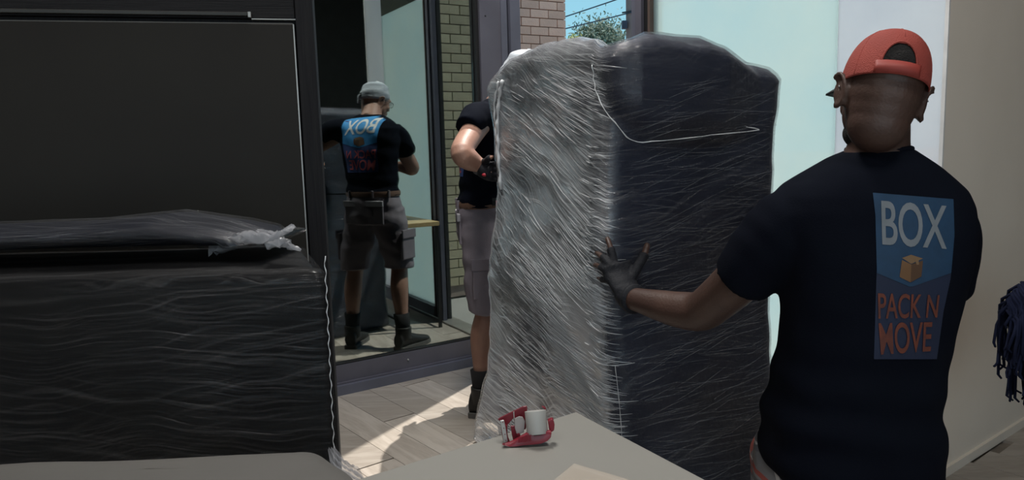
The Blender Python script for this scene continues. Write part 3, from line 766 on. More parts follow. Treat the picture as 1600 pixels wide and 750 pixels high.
# bright seam of film down the right edge, plus tail lying on the table
pts = []
for py in np.linspace(400, 722, 60):
    q = P(507+(py-400)*.047, py, 1.352); pts.append(q+V((.0015*math.sin(py*.9)+.001*math.sin(py*2.3), 0, 0)))
obj('film_seam', MB().tube(pts, [.0009+.0005*math.sin(i*2.1) for i in range(60)], 5), strandm, wb, True)
def crumple(name, path, wds, mat, par, seed=1, n=14, amp=.3, up=V((0, 0, 1))):
    """crumpled ribbon of film following a path"""
    q = spl(path, 10); mb = MB(); rows = []
    for i, a in enumerate(q):
        p = V(a[:3]); t = (V(q[min(i+1, len(q)-1)][:3])-V(q[max(i-1, 0)][:3])).normalized(); x = t.cross(up).normalized(); y = x.cross(t)
        wd = float(np.interp(i/(len(q)-1), np.linspace(0, 1, len(wds)), wds)); row = []
        for k in range(n+1):
            s = k/n*2-1
            row.append(p+x*s*wd+y*wd*amp*(math.sin(s*9+i*.35+seed)+.6*fbm((s*4, i*.2, seed)) ))
        rows.append(row)
    mb.loft(rows, cap=False, closed=False)
    return obj(name, mb, mat, par, True)
# the second bundle on top of it
bd_ = thing('wrapped_bundle', 'low dark cushion bundle in crumpled film lying on top of the wrapped block', 'cushion', (-1.0, 1.62, bz))
mb = MB(); rows = []; uvb = []
nx = 70
for i in range(nx+1):
    t = i/nx; px = -260+t*700
    topy = float(np.interp(px, [-260, 0, 130, 200, 262, 300, 360, 410, 440], [360, 352, 346, 339, 333, 339, 347, 362, 380]))
    zt = P(px, topy, 1.60).z; zb = bz+.004; x = P(px, 380, 1.55).x; row = []
    for k in range(24):
        a = 2*math.pi*k/24; yy = 1.585+.145*math.cos(a); hh = (zt-zb)*(.5+.5*math.sin(a))
        d = 1+.05*fbm((x*5, a*1.5, 3))
        row.append(V((x, 1.585+(yy-1.585)*d, zb+hh*d if hh > .01 else zb)))
    rows.append(row); uvb += [(x+3, k*.03) for k in range(24)]
mb.loft(rows); me = bpy.data.meshes.new('cover'); org = wloc(bd_); me.from_pydata([tuple(v-org) for v in mb.v], [], mb.f); me.update(); set_uv(me, uvb)
navy = pmat('navy_cushion', (.008, .010, .019), .6, spec=.2, bump=.3, bscale=20)
link('cushion', me.copy(), navy, bd_, True)
me2 = me; 
for v in me2.vertices: v.co = v.co*1.0+v.normal*.006
o_ = link('film_cover', me2, film_mat('crumpled_film', (.12, -.15, .3), .02, .22, gl_r=.22, fresmul=.5, tint=(.6, .62, .66)), bd_, True)
m, nt = new_mat('dim_film'); out = N(nt, 'ShaderNodeOutputMaterial'); b = N(nt, 'ShaderNodeBsdfPrincipled', Roughness=.3); b.inputs['Base Color'].default_value = (.34, .35, .38, 1); b.inputs['Alpha'].default_value = .5; nt.links.new(b.outputs[0], out.inputs[0]); dimfilm = m
crumple('film_knot', [tuple(P(340, 388, 1.50)), tuple(P(385, 372, 1.47)), tuple(P(425, 370, 1.44)), tuple(P(445, 362, 1.44)), tuple(P(459, 352, 1.45))], [.03, .028, .02, .012, .008], dimfilm, bd_, 2, amp=.45)
crumple('film_knot', [tuple(P(418, 384, 1.43)), tuple(P(440, 378, 1.43)), tuple(P(452, 384, 1.43)), tuple(P(470, 391, 1.43))], [.014, .018, .012, .004], dimfilm, bd_, 5, amp=.5)
# film tail below the corner
tag(crumple('film_scrap', [tuple(P(517, 700, 1.34)), tuple(P(528, 722, 1.22)), tuple(P(545, 738, 1.16)), tuple(P(562, 752, 1.13))], [.006, .013, .016, .012], dimfilm, None, 3, amp=.4), 'grey scrap of film trailing from the corner of the wrapped block to the table', 'plastic film')
# grey foam sheet on the table edge
FZ = .80
fo = [ZP(-120, 735, FZ), ZP(0, 725, FZ), ZP(250, 715, FZ), ZP(430, 707, FZ), ZP(478, 704, FZ), ZP(500, 709, FZ), ZP(522, 724, FZ), ZP(548, 742, FZ), ZP(566, 775, FZ), ZP(560, 900, FZ), ZP(-120, 900, FZ)]
fo2 = [V(a) for a in spl([tuple(p) for p in fo], 5)]
foam = pmat('grey_foam_sheet', (.105, .10, .093), .8, col2=(.09, .086, .08), nscale=4, bump=.15, bscale=14)
ctr = sum(fo2, V())/len(fo2); mb = MB(); rr = []
for dz, s in ((-.045, .985), (-.04, 1.0), (-.012, 1.004), (-.003, .996), (0, .98), (.003, .8), (.004, .4)):
    rr.append([V((ctr.x+(p.x-ctr.x)*s, ctr.y+(p.y-ctr.y)*s, FZ+dz+.004*fbm((p.x*5, p.y*5, 1)))) for p in fo2])
mb.loft(rr); tag(obj('foam_sheet', mb, foam, None, True), 'thick light grey padding sheet lying along the bottom left edge', 'padding')
# clear plastic sheet on the table
cl_ = [ZP(897, 727, TZ+.003), ZP(975, 750, TZ+.003), ZP(1120, 800, TZ+.003), ZP(960, 900, TZ+.003), ZP(800, 830, TZ+.003), ZP(868, 751, TZ+.003)]
m, nt = new_mat('thin_plastic'); out = N(nt, 'ShaderNodeOutputMaterial'); b = N(nt, 'ShaderNodeBsdfPrincipled', Roughness=.3); b.inputs['Base Color'].default_value = (.62, .55, .47, 1); b.inputs['Alpha'].default_value = .5; nt.links.new(b.outputs[0], out.inputs[0])
pb_ = MB().prism([p-V((0, 0, .0025)) for p in cl_], (0, 0, .006)); tag(obj('plastic_sheet', pb_, m, None, bevel=.001), 'frosted translucent plastic sheet with a pointed corner lying on the white table', 'sheet')
# ------------------------------------------------------------------ tape dispenser
redm = pmat('red_plastic', (.24, .012, .028), .35, spec=.6); redm2 = pmat('red_metal_plate', (.20, .012, .025), .4)
tapew = pmat('white_tape', (.46, .45, .43), .45, nscale=3); steel = pmat('steel_plate', (.50, .50, .49), .35, metal=.4); tbk = pmat('black_core', (.02, .02, .02), .6)
PT = lambda x, y, D: P(x, y, D*.9625)
b0 = PT(825, 695, 1.232)
td = thing('tape_dispenser', 'red handheld tape dispenser with a white tape roll on the white table', 'tape dispenser', V((b0.x, b0.y, TZ)))
def plate(name, pxs, D, t, mat, par=td, D2=None, bev=.0012):
    pts = [PT(a, b, D if D2 is None else D+(D2-D)*k/(len(pxs)-1)) for k, (a, b) in enumerate(pxs)]
    return obj(name, MB().prism(pts, (0, t, 0)), mat, par, bevel=bev)
TC = lambda x, y: (760+x*.1466, 610+y*.1466)     # crop -> pixel
# back cheek in pieces round its two cut-outs
plate('side_plate', [TC(*q) for q in ((120, 315), (140, 295), (395, 172), (432, 168), (437, 200), (430, 250), (300, 300), (285, 300), (262, 330), (215, 380), (150, 330))], 1.262, .004, redm2)
plate('side_plate', [TC(*q) for q in ((150, 318), (225, 380), (222, 440), (232, 500), (250, 545), (215, 560), (180, 545), (160, 450))], 1.248, .004, redm2)
plate('side_plate', [TC(*q) for q in ((258, 380), (300, 380), (320, 460), (345, 500), (330, 540), (285, 540), (270, 470))], 1.250, .004, redm2)
plate('side_plate', [TC(*q) for q in ((298, 290), (432, 205), (430, 300), (420, 420), (330, 420), (300, 380))], 1.262, .003, redm2)
plate('side_plate', [TC(*q) for q in ((320, 465), (345, 455), (362, 470), (365, 500), (340, 505))], 1.243, .002, redm2)
plate('tape_strip', [TC(*q) for q in ((300, 300), (345, 278), (385, 282), (412, 330), (405, 400), (400, 450), (350, 468), (322, 460), (303, 400))], 1.246, .0015, pmat('hazy_tape', (.42, .38, .37), .4))
plate('tape_strip', [TC(*q) for q in ((285, 230), (296, 222), (300, 300), (292, 305))], 1.248, .001, tapew)
cp = plate('cutter_plate', [TC(*q) for q in ((145, 325), (188, 318), (205, 400), (228, 548), (185, 560))], 1.237, .003, steel)
for (a, b) in ((175, 340), (186, 403), (198, 468), (207, 533)):
    obj('rivet', MB().sphere(PT(*TC(a, b), 1.2365), .0009, 8, 6), redm, cp, True)
# bottom grip: curved channel
gp = [(170, 580), (240, 600), (308, 606), (400, 585), (500, 578), (585, 568), (650, 540), (688, 500), (694, 455)]
gt = [(172, 572), (250, 556), (340, 520), (440, 462), (492, 450), (512, 484), (580, 478), (640, 440), (685, 435)]
rows = []
for i in range(9):
    lo = PT(*TC(*gp[i]), 1.222); hi = PT(*TC(*gt[i]), 1.226)
    lo.z = max(lo.z, TZ+.002); th_ = V((0, .014 if 1 < i < 8 else .006, 0)); rows.append([lo, lo+th_, hi+th_*.7, hi])
obj('grip', MB().loft(rows), redm, td, True, bevel=.0015)
for k in range(11):
    a = PT(*TC(345+k*13, 500-k*3), 1.2215); b = PT(*TC(340+k*13, 562-k*2), 1.2195); obj('grip_rib', MB().tube([a, b], .0006, 5), redm, td)
rows = []
knob = [(655, 330), (700, 308), (715, 320), (728, 370), (722, 430), (690, 450), (668, 420)]
plate('brake_knob', [TC(*q) for q in knob], 1.238, .012, redm, bev=.003)
# roll
ra = PT(*TC(520, 215), 1.248); rb = PT(*TC(545, 465), 1.236)
rl = MB().tube([ra, rb], [.0180, .0180], 40); roll = obj('tape_roll', rl, tapew, td, True, bevel=.0008)
ax = (rb-ra).normalized()
obj('roll_core', MB().tube([rb-ax*.0005, rb+ax*.0012], [.0120, .0120], 24), tbk, td)
obj('roll_label', MB().tube([rb+ax*.001, rb+ax*.0016], [.004, .004], 16), pmat('blue_label', (.02, .08, .2), .5), td)
plate('hub', [TC(*q) for q in ((588, 178), (615, 182), (638, 200), (632, 225), (610, 195))], 1.25, .008, redm2)
# ------------------------------------------------------------------ dark stool with shaggy throw at the right edge
tq = P(1600, 400, 2.005)
stl = thing('garment_rack', 'low black rail just past the right edge, carrying the shaggy throw', 'rack', (tq.x+.35, 2.02, 0))
obj('rail', MB().tube([V((tq.x+.0, 2.02, .795)), V((tq.x+.6, 2.02, .795))], .010, 12), blackmet, stl, True)
for x in (tq.x+.16, tq.x+.57):
    obj('post', MB().tube([V((x, 2.02, .02)), V((x, 2.02, .795))], .011, 12), blackmet, stl, True); obj('foot', MB().box((x, 2.02, .011), (.04, .40, .022)), blackmet, stl, bevel=.004)
thm = pmat('navy_yarn', (.006, .008, .022), .95, col2=(.012, .015, .035), nscale=20, spec=.1)
rng = random.Random(3); mb = MB()
for k in range(760):
    x = tq.x-.030+rng.random()*.38; sd = 1 if rng.random() < .75 else -1; y = 2.02-sd*rng.uniform(.014, .045)
    edge = max(0, tq.x+.01-x); z0 = .815-edge*1.3+rng.uniform(-.02, .02); L = rng.uniform(.08, .34)*(1 if edge == 0 else .62)
    dx = rng.gauss(0, .012); mb.tube([V((x, 2.02, z0+.006)), V((x, y, z0-.02)), V((x+dx*.5, y-sd*.008, z0-L*.5)), V((x+dx, y+rng.gauss(0, .006), z0-L)), V((x+dx+rng.gauss(0, .008), y-.006, z0-L-.01))], [.004, .005, .0045, .0042, .003], 5)
tag(obj('shaggy_throw', mb, thm, None, True), 'dark navy shaggy yarn throw hanging over a low rail, right edge', 'throw')
# ================================================================== the two movers
skin_d = pmat('dark_brown_skin', (.075, .040, .030), .5, col2=(.06, .032, .025), nscale=14, bump=.12, bscale=180)
skin_m = pmat('light_brown_skin', (.36, .20, .145), .5, col2=(.31, .165, .12), nscale=14, bump=.1, bscale=180)
shirtm = pmat('black_cotton', (.0055, .007, .012), .9, col2=(.0045, .0055, .010), nscale=6, bump=.12, bscale=320, spec=.04)
glovem = pmat('black_glove', (.012, .013, .018), .7, bump=.25, bscale=260, spec=.3)
bootm = pmat('black_boot', (.014, .013, .012), .55, bump=.2, bscale=120)
sockm = pmat('black_sock', (.012, .012, .014), .95, bump=.3, bscale=200)
solem = pmat('grey_sole', (.10, .095, .09), .8)
hairm = pmat('short_black_hair', (.008, .007, .007), .9, bump=.5, bscale=250)
eyew = pmat('eye_white', (.6, .58, .55), .3); eyeb = pmat('eye_iris', (.02, .012, .01), .2)
metalm = pmat('glasses_metal', (.25, .25, .26), .25, metal=.9)
m, nt = new_mat('clear_lens'); out = N(nt, 'ShaderNodeOutputMaterial'); t_ = N(nt, 'ShaderNodeBsdfTransparent'); g_ = N(nt, 'ShaderNodeBsdfGlossy', Roughness=.02); x_ = N(nt, 'ShaderNodeMixShader'); x_.inputs[0].default_value = .12
nt.links.new(t_.outputs[0], x_.inputs[1]); nt.links.new(g_.outputs[0], x_.inputs[2]); nt.links.new(x_.outputs[0], out.inputs[0]); lensm = m
def frame(fdir, pitch=0, roll=0, sc=1.0, c=(0, 0, 0)):
    f = V(fdir).normalized(); yaw = math.atan2(-f.x, f.y)
    return Matrix.Translation(V(c)) @ Matrix.Rotation(yaw, 4, 'Z') @ Matrix.Rotation(roll, 4, 'Y') @ Matrix.Rotation(-pitch, 4, 'X') @ Matrix.Scale(sc, 4)
def head_shells(mb, M, beard=False):
    R = M.to_3x3(); T = lambda *p: M @ V(p)
    S = lambda c, r, e=None: mb.sphere(T(*c), r, 24, 16, R @ (e.to_matrix() if e else Matrix.Identity(3)))
    from mathutils import Euler
    S((0, -.012, .030), (.075, .094, .083)); S((0, .020, .015), (.068, .078, .085))
    S((0, .030, -.040), (.060, .062, .068)); S((0, .045, -.080), (.045, .046, .036)); S((0, .078, -.098), (.022, .020, .018))
    S((0, -.022, -.012), (.071, .080, .072)); S((0, -.020, -.036), (.067, .074, .072)); S((0, -.026, -.070), (.060, .060, .060))
    S((.036, .066, -.030), (.024, .022, .024)); S((-.036, .066, -.030), (.024, .022, .024))     # cheeks
    S((0, .088, .022), (.050, .012, .010))                                                   # brow
    mb.loft([[T(-.009, .088, .012), T(.009, .088, .012), T(.007, .097, .008), T(-.007, .097, .008)], [T(-.017, .088, -.034), T(.017, .088, -.034), T(.010, .117, -.030), T(-.010, .117, -.030)], [T(-.012, .085, -.042), T(.012, .085, -.042), T(.008, .108, -.040), T(-.008, .108, -.040)]])
    S((0, .112, -.030), (.010, .009, .009)); S((.013, .101, -.034), (.008, .009, .007)); S((-.013, .101, -.034), (.008, .009, .007))
    S((0, .090, -.058), (.024, .012, .007)); S((0, .089, -.069), (.021, .012, .007))          # lips
    for s in (-1, 1):      # ears
        E = Euler((math.radians(-8), s*.02, -s*.42)); ER = R @ E.to_matrix(); c = T(s*.0815, -.010, -.016)
        n = 16; pts = []
        for k in range(n+1):
            a = -2.0+4.3*k/n
            pts.append(c + ER @ V((s*(.006+.004*math.sin(a)), -.021*math.cos(a)-.003, .034*math.sin(a)+.002)))
        mb.tube(pts, [.0048]*(n+1), 8); mb.sphere(c, (.0065, .019, .030), 14, 12, ER); mb.sphere(c+ER @ V((-s*.008, .008, -.004)), (.012, .012, .024), 12, 10, ER); mb.sphere(c+ER @ V((s*.002, .003, -.029)), (.0065, .009, .009), 10, 8, ER)
def add_eyes(M, par):
    for s in (-1, 1):
        e = obj('eye', MB().sphere(M @ V((s*.031, .080, .000)), .0125, 16, 12), eyew, par, True)
        obj('iris', MB().sphere(M @ V((s*.031, .0885, .000)), .0058, 12, 8), eyeb, e, True)
def add_glasses(M, par, fm):
    T = lambda *p: M @ V(p); mb = MB()
    for s in (-1, 1):
        pts = [T(s*(.034+.024*math.cos(a)), .107-.006*abs(math.cos(a)), .000+.016*math.sin(a)) for a in [2*math.pi*k/20 for k in range(21)]]
        mb.tube(pts, .0014, 6)
        mb.tube([T(s*.057, .102, .004), T(s*.078, .075, .006), T(s*.084, .0, .004), T(s*.086, -.02, -.010)], .0016, 6)
    mb.tube([T(-.010, .108, .003), T(0, .111, .007), T(.010, .108, .003)], .0014, 6)
    g = obj('glasses', mb, fm, par, True)
    for s in (-1, 1):
        pts = [T(s*(.034+.023*math.cos(a)), .106-.006*abs(math.cos(a)), .015*math.sin(a)) for a in [2*math.pi*k/16 for k in range(16)]]
        obj('lens', MB().prism(pts, (M.to_3x3() @ V((0, .0008, 0)))), lensm, g)
def srings(spec, n=44, ex=2.5):
    """spec: (centre, avec, bvec) superellipse rings"""
    out = []
    for c, a, b in spec:
        r = []
        for k in range(n):
            t = 2*math.pi*k/n; ct, st = math.cos(t), math.sin(t)
            r.append(V(c)+V(a)*math.copysign(abs(ct)**(2/ex), ct)+V(b)*math.copysign(abs(st)**(2/ex), st))
        out.append(r)
    return out
def wrinkle(me, amp, fn):
    me.update()
    n = [v.normal.copy() for v in me.vertices]
    for v, nn in zip(me.vertices, n): v.co += nn*amp*fn(v.co)
def foot(mb, heel, fdir, L=.28, sole=None, k=1.0):
    f = V(fdir).normalized(); s = V((f.y, -f.x, 0)); up = V((0, 0, 1)); rows = []; sr = []
    for t, w_, hh in ((-.02, .030, .07), (.0, .037, .10), (.2, .036, .105), (.40, .040, .085), (.6, .048, .062), (.8, .048, .045), (.95, .034, .034), (1.0, .012, .022)):
        c = V(heel)+f*L*t; w_ *= k; hh *= k
        rows.append([c+s*w_*math.cos(a)+up*(.012+hh*(.5+.5*math.sin(a))) for a in [2*math.pi*k/14 for k in range(14)]])
        sr.append([c+s*(w_+.004)+up*.001, c-s*(w_+.004)+up*.001, c-s*(w_+.004)+up*.024, c+s*(w_+.004)+up*.024])
    mb.loft(rows)
    if sole is not None: sole.loft(sr)
def text_mesh(txt):
    c = bpy.data.curves.new('t', 'FONT'); c.body = txt; c.offset = .012; c.resolution_u = 5; c.space_character = .98
    o = bpy.data.objects.new('t', c); COL.objects.link(o)
    dg = bpy.context.evaluated_depsgraph_get(); dg.update(); me = bpy.data.meshes.new_from_object(o.evaluated_get(dg))
    bpy.data.objects.remove(o)
    bm = bmesh.new(); bm.from_mesh(me); bmesh.ops.triangulate(bm, faces=bm.faces)
    xs = [v.co.x for v in bm.verts]; ys = [v.co.y for v in bm.verts]; x0, x1, y0, y1 = min(xs), max(xs), min(ys), max(ys)
    for v in bm.verts: v.co = V(((v.co.x-x0)/(x1-x0), (v.co.y-y0)/(y1-y0), 0))
    for _ in range(3):
        ed = [e for e in bm.edges if e.calc_length() > .09]
        if not ed: break
        bmesh.ops.subdivide_edges(bm, edges=ed, cuts=1); bmesh.ops.triangulate(bm, faces=[f for f in bm.faces if len(f.verts) > 3])
    vs = [v.co.copy() for v in bm.verts]; bm.verts.index_update(); fs = [tuple(v.index for v in f.verts) for f in bm.faces]; bm.free()
    return vs, fs
def grid_mesh(poly_fn, nu, nv):
    vs = []; fs = []
    for j in range(nv+1):
        for i in range(nu+1): vs.append(V(poly_fn(i/nu, j/nv)+(0,)))
    for j in range(nv):
        for i in range(nu): a = j*(nu+1)+i; fs.append((a, a+1, a+nu+2, a+nu+1))
    return vs, fs
def quad(tl, tr, br, bl):
    def f(u, v):   # v up
        t = 1-v
        a = (tl[0]+(tr[0]-tl[0])*u, tl[1]+(tr[1]-tl[1])*u); b = (bl[0]+(br[0]-bl[0])*u, bl[1]+(br[1]-bl[1])*u)
        return (a[0]+(b[0]-a[0])*t, a[1]+(b[1]-a[1])*t)
    return f
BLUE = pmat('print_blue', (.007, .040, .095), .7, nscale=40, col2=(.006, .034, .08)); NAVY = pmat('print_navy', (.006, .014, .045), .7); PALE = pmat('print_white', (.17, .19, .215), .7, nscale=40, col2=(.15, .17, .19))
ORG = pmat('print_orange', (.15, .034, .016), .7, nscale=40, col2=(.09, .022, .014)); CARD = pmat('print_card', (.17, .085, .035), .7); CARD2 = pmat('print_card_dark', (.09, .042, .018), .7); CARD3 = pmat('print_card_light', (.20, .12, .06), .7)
BLUE2 = pmat('print_blue_lit', (.04, .34, .78), .7); PALE2 = pmat('print_white_lit', (.85, .9, .92), .7); ORG2 = pmat('print_orange_lit', (.62, .12, .14), .7)  # far mover's copies of the same print, stronger light put into the colours
def back_print(bvh, cast, par, lay, mats=(BLUE, NAVY, PALE, ORG)):
    """cast(x,y)->(origin, direction) in the print's own layout coordinates"""
    def put(name, vs, fs, mat, off, par_=par):
        out = []; last = None
        for v in vs:
            o_, d_ = cast(v.x, v.y); h = bvh.ray_cast(o_, d_, 9)
            if h[0] is None: out.append(None)
            else:
                nn = h[1] if h[1].dot(d_) < 0 else -h[1]; out.append(h[0]+nn*off)
        idx = {}; ov = []
        for i, p in enumerate(out):
            if p is not None: idx[i] = len(ov); ov.append(p)
        of = [tuple(idx[i] for i in f) for f in fs if all(out[i] is not None for i in f)]
        me = bpy.data.meshes.new(name); me.from_pydata([tuple(p-wloc(par_)) for p in ov], [], of)
        return link(name, me, mat, par_, True)
    q = lay['panel']
    pan = put('back_print', *grid_mesh(q, 18, 30), mats[1], .0012)
    put('blue_panel', *grid_mesh(lay['blue'], 18, 18), mats[0], .0020, pan)
    for t, k, mt in (('BOX', 'BOX', 2), ('PACK N', 'PACK', 3), ('MOVE', 'MOVE', 3)):
        vs, fs = text_mesh(t); f = lay[k]; put('lettering', [V(f(v.x, v.y)+(0,)) for v in vs], fs, mats[mt], .0030, pan)
    for k, mt in (('c1', CARD), ('c2', CARD2), ('c3', CARD3), ('c4', CARD3)):
        put('box_emblem', *grid_mesh(lay[k], 4, 4), mt, .0030 if k != 'c4' else .0036, pan)
def layout():
    L = {}
    def panel(u, v):
        t = 1-v; yy = 30+670*t; l = float(np.interp(yy, [30, 120, 340, 700], [60, 70, 76, 65])); r = float(np.interp(yy, [30, 58, 200, 360, 500, 700], [378, 384, 388, 374, 345, 318]))
        return (l+(r-l)*u, yy + 26*u*(1-t))
    L['panel'] = panel
    def blue(u, v):
        t = 1-v; a = panel(u, 1); low = 352+58*(1-abs(u-.46)/.54) if u > .46 else 352+58*(u/.46); yy = a[1]+(low-a[1])*t
        l = float(np.interp(yy, [30, 120, 340, 700], [60, 70, 76, 65])); r = float(np.interp(yy, [30, 58, 200, 360], [378, 384, 388, 374])); return (l+(r-l)*u, yy)
    L['blue'] = blue
    L['BOX'] = quad((92, 60), (357, 82), (355, 258), (97, 240)); L['PACK'] = quad((80, 432), (327, 440), (316, 532), (82, 537)); L['MOVE'] = quad((82, 552), (298, 548), (290, 668), (92, 682))
    L['c1'] = quad((176, 300), (213, 318), (210, 390), (166, 368)); L['c2'] = quad((213, 318), (260, 302), (254, 366), (210, 390)); L['c3'] = quad((176, 292), (212, 279), (260, 294), (213, 316)); L['c4'] = quad((225, 292), (240, 290), (244, 318), (234, 320))
    return L
# ---------------------------------------------------------------- near mover
man = thing('person', 'mover in red cap and black T-shirt seen from behind, holding the wrapped sofa', 'person', (.72, 1.56, 0))
def mring(py, xl, xr, D, b, rot=0.0, k=1.0):
    c = P((xl+xr)/2, py, D); W = (xr-xl)/2*D/F*k; a = math.sqrt(max(.0004, W*W-(.49*b)**2*.8))
    return (c, V((a*math.cos(rot), a*math.sin(rot), 0)), V((-b*math.sin(rot), b*math.cos(rot), 0)))
SIL = [(752, 1213, 1462, .135), (738, 1190, 1468, .15), (715, 1180, 1471, .152), (690, 1178, 1478, .150), (665, 1181, 1474, .143), (640, 1184, 1468, .138), (600, 1196, 1475, .134),
       (560, 1206, 1481, .132), (520, 1214, 1488, .133), (480, 1216, 1497, .135), (440, 1214, 1507, .137), (400, 1210, 1515, .137), (360, 1203, 1521, .133), (325, 1198, 1519, .125), (300, 1205, 1508, .115), (283, 1222, 1490, .104), (265, 1256, 1466, .092), (248, 1290, 1440, .080), (237, 1318, 1424, .070), (232, 1330, 1416, .062)]
def tD(py): return 1.56 - .02*math.sin((py-250)/500*3.1)
sh = MB(); sh.loft(srings([mring(a, b, c, tD(a), d, .06) for a, b, c, d in SIL], 56, 2.45))
# left sleeve
SLp = P(1236, 322, 1.54)
s1 = [(P(1262, 335, 1.54), .070), (P(1232, 350, 1.55), .077), (P(1200, 385, 1.57), .077), (P(1170, 422, 1.60), .071), (P(1159, 437, 1.615), .0665)]
limb(sh, s1, 20, 5)
s2 = [(P(1465, 335, 1.56), .062), (P(1485, 360, 1.58), .060), (P(1486, 400, 1.63), .058), (P(1478, 450, 1.69), .058)]
limb(sh, s2, 20, 5)
me = fuse(sh, .007, 8)
def wr_m(p):
    q = ray; z = p.z
    w_ = .9*fbm((p.x*7, p.y*7, p.z*4.5), 1, 3)
    low = max(0, min(1, (.92-z)/.25))
    w_ += low*1.5*math.sin(z*62+p.x*9+2*fbm((p.x*4, p.y*4, z*2)))*(.5+.5*fbm((p.x*3, p.y*3, 7)))
    arm = max(0, 1-abs(p.x-.50)/.12)*max(0, 1-abs(z-1.08)/.14); w_ += arm*.3*math.sin((p.x*1.3+z)*80)
    return w_
wrinkle(me, .0045, wr_m)
bvh_b = bmesh.new(); bvh_b.from_mesh(me); bvh1 = BVHTree.FromBMesh(bvh_b); bvh_b.free()
shirt1 = obj('shirt', me, shirtm, man, True)
LAY = layout()
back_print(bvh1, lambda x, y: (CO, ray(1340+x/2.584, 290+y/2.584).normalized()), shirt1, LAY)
# collar rib and sleeve hem
cr_ = srings([mring(233, 1326, 1419, tD(233), .066, .06)], 48, 2.3)[0]
obj('collar', MB().tube(cr_+[cr_[0], cr_[1]], .006, 8), shirtm, shirt1, True)
# head frame
HM = frame((math.sin(math.radians(13)), math.cos(math.radians(13)), 0), math.radians(8), math.radians(12), .98, P(1377, 143, 1.52))
bd1 = MB(); head_shells(bd1, HM)
nb = [(HM @ V((0, -.018, -.050)), .058), (P(1374, 205, 1.535), .0575), (P(1372, 232, 1.55), .062), (P(1368, 262, 1.555), .080)]
limb(bd1, nb, 22, 5)
bd1.loft(srings([mring(a, b+12, c-12, tD(a), d-.014, .06) for a, b, c, d in SIL[1:]], 40, 2.4))
# left arm
EL = P(1094, 486, 1.76)
limb(bd1, [(P(1240, 345, 1.545), .052), (P(1199, 390, 1.585), .054), (P(1156, 436, 1.635), .054), (P(1118, 470, 1.71), .051), (EL, .049), (P(1062, 484, 1.81), .046), (P(1030, 477, 1.86), .040), (P(1002, 470, 1.905), .033), (P(984, 466, 1.94), .030)], 20, 6)
# right arm, hidden in front of the chest
limb(bd1, [(P(1465, 345, 1.57), .050), (P(1480, 400, 1.66), .050), (V((.93, 1.82, .94)), .046), (V((.88, 2.0, .93)), .038), (V((.80, 2.10, .95)), .030), (V((.77, 2.14, .97)), .034)], 18, 6)
for dx in (-.032, -.012, .010, .030): bd1.tube([V((.77+dx*.6, 2.135, .98)), V((.77+dx, 2.155, 1.02)), V((.765+dx*1.1, 2.165, 1.05+.01*(1-abs(dx)*20)))], [.010, .0088, .0075], 10)
bd1.tube([V((.74, 2.125, .96)), V((.715, 2.14, .985)), V((.70, 2.155, 1.005))], [.011, .010, .008], 10)
# legs
PEL = P(1325, 745, 1.57); hz = .575
for s, kx, ky in ((-1, -.05, .20), (1, .14, .16)):
    hip = V((PEL.x+s*.085, 1.58, hz)); knee = V((PEL.x+kx, 1.58+ky, .44)); ank = V((PEL.x+kx*1.05, 1.50, .10))
    limb(bd1, [(hip+V((0, -.02, .05)), .095), (hip, .095), (hip.lerp(knee, .5), .078), (knee, .058), (knee.lerp(ank, .35)+V((0, -.02, 0)), .056), (knee.lerp(ank, .75), .040), (ank, .036), (ank-V((0, 0, .04)), .036)], 18, 5)
    foot(bd1, ank-V((0, .04, .10)), (s*.15, 1, 0), .20, None, .7)
# left hand (bare fingertips out of the glove)
Pw = P(984, 466, 1.94); Pp = P(967, 428, 2.005)
PALM = [(Pw, (.030, .022)), (P(978, 452, 1.965), (.036, .021)), (P(968, 430, 2.0), (.042, .019)), (P(962, 412, 2.01), (.040, .017))]
def palm(mb, g):
    q = spl([tuple(p)+(r[0]+g, r[1]+g) for p, r in PALM], 4)
    pts = [V(x[:3]) for x in q]; rings = []
    for i, p in enumerate(pts):
        t = (pts[min(i+1, len(pts)-1)]-pts[max(i-1, 0)]).normalized(); s = t.cross(V((-.30, .95, .08)).normalized()).normalized(); n_ = s.cross(t)
        rings.append([p+s*q[i][3]*math.cos(a)+n_*q[i][4]*math.sin(a) for a in [2*math.pi*k/20 for k in range(20)]])
    mb.loft(rings)
FING = {'index': [P(960, 412, 2.005), P(956, 395, 2.015), P(952, 381, 2.03), P(949, 373, 2.045)], 'middle': [P(953, 415, 2.0), P(946, 406, 2.015), P(938, 399, 2.05), P(932, 394, 2.085)],
        'ring': [P(950, 424, 1.995), P(943, 419, 2.01), P(936, 416, 2.05), P(930, 414, 2.085)], 'little': [P(950, 436, 1.99), P(944, 437, 2.01), P(938, 436, 2.045), P(935, 434, 2.07)],
        'thumb': [P(984, 440, 1.985), P(998, 414, 2.005), P(1007, 397, 2.025), P(1011, 384, 2.035)]}
palm(bd1, -.003)
for k, f in FING.items():
    r = .0095 if k != 'thumb' else .0115
    if k == 'little': r = .0078
    bd1.tube([V(x) for x in spl([tuple(p) for p in f], 4)], [r*(1-.18*i/12) for i in range(13)], 12); bd1.sphere(f[-1], r*.84, 10, 8)
me = fuse(bd1, .0045, 3)
obj('body', me, skin_d, man, True)
for k, f in FING.items():
    d = (f[-1]-f[-2]).normalized(); nn = V((.0, -1, .25)).normalized(); c = f[-1]+nn*.0068
gm = MB(); palm(gm, .003)
for k, f in FING.items():
    r = .0118 if k != 'thumb' else .0138
    if k == 'little': r = .010
    q = spl([tuple(p) for p in f], 4)[:7 if k != 'thumb' else 9]; gm.tube([V(x) for x in q], r, 12)
gm.tube([P(990, 467, 1.928), P(984, 465, 1.942), P(978, 456, 1.96)], [.038, .036, .036], 18)
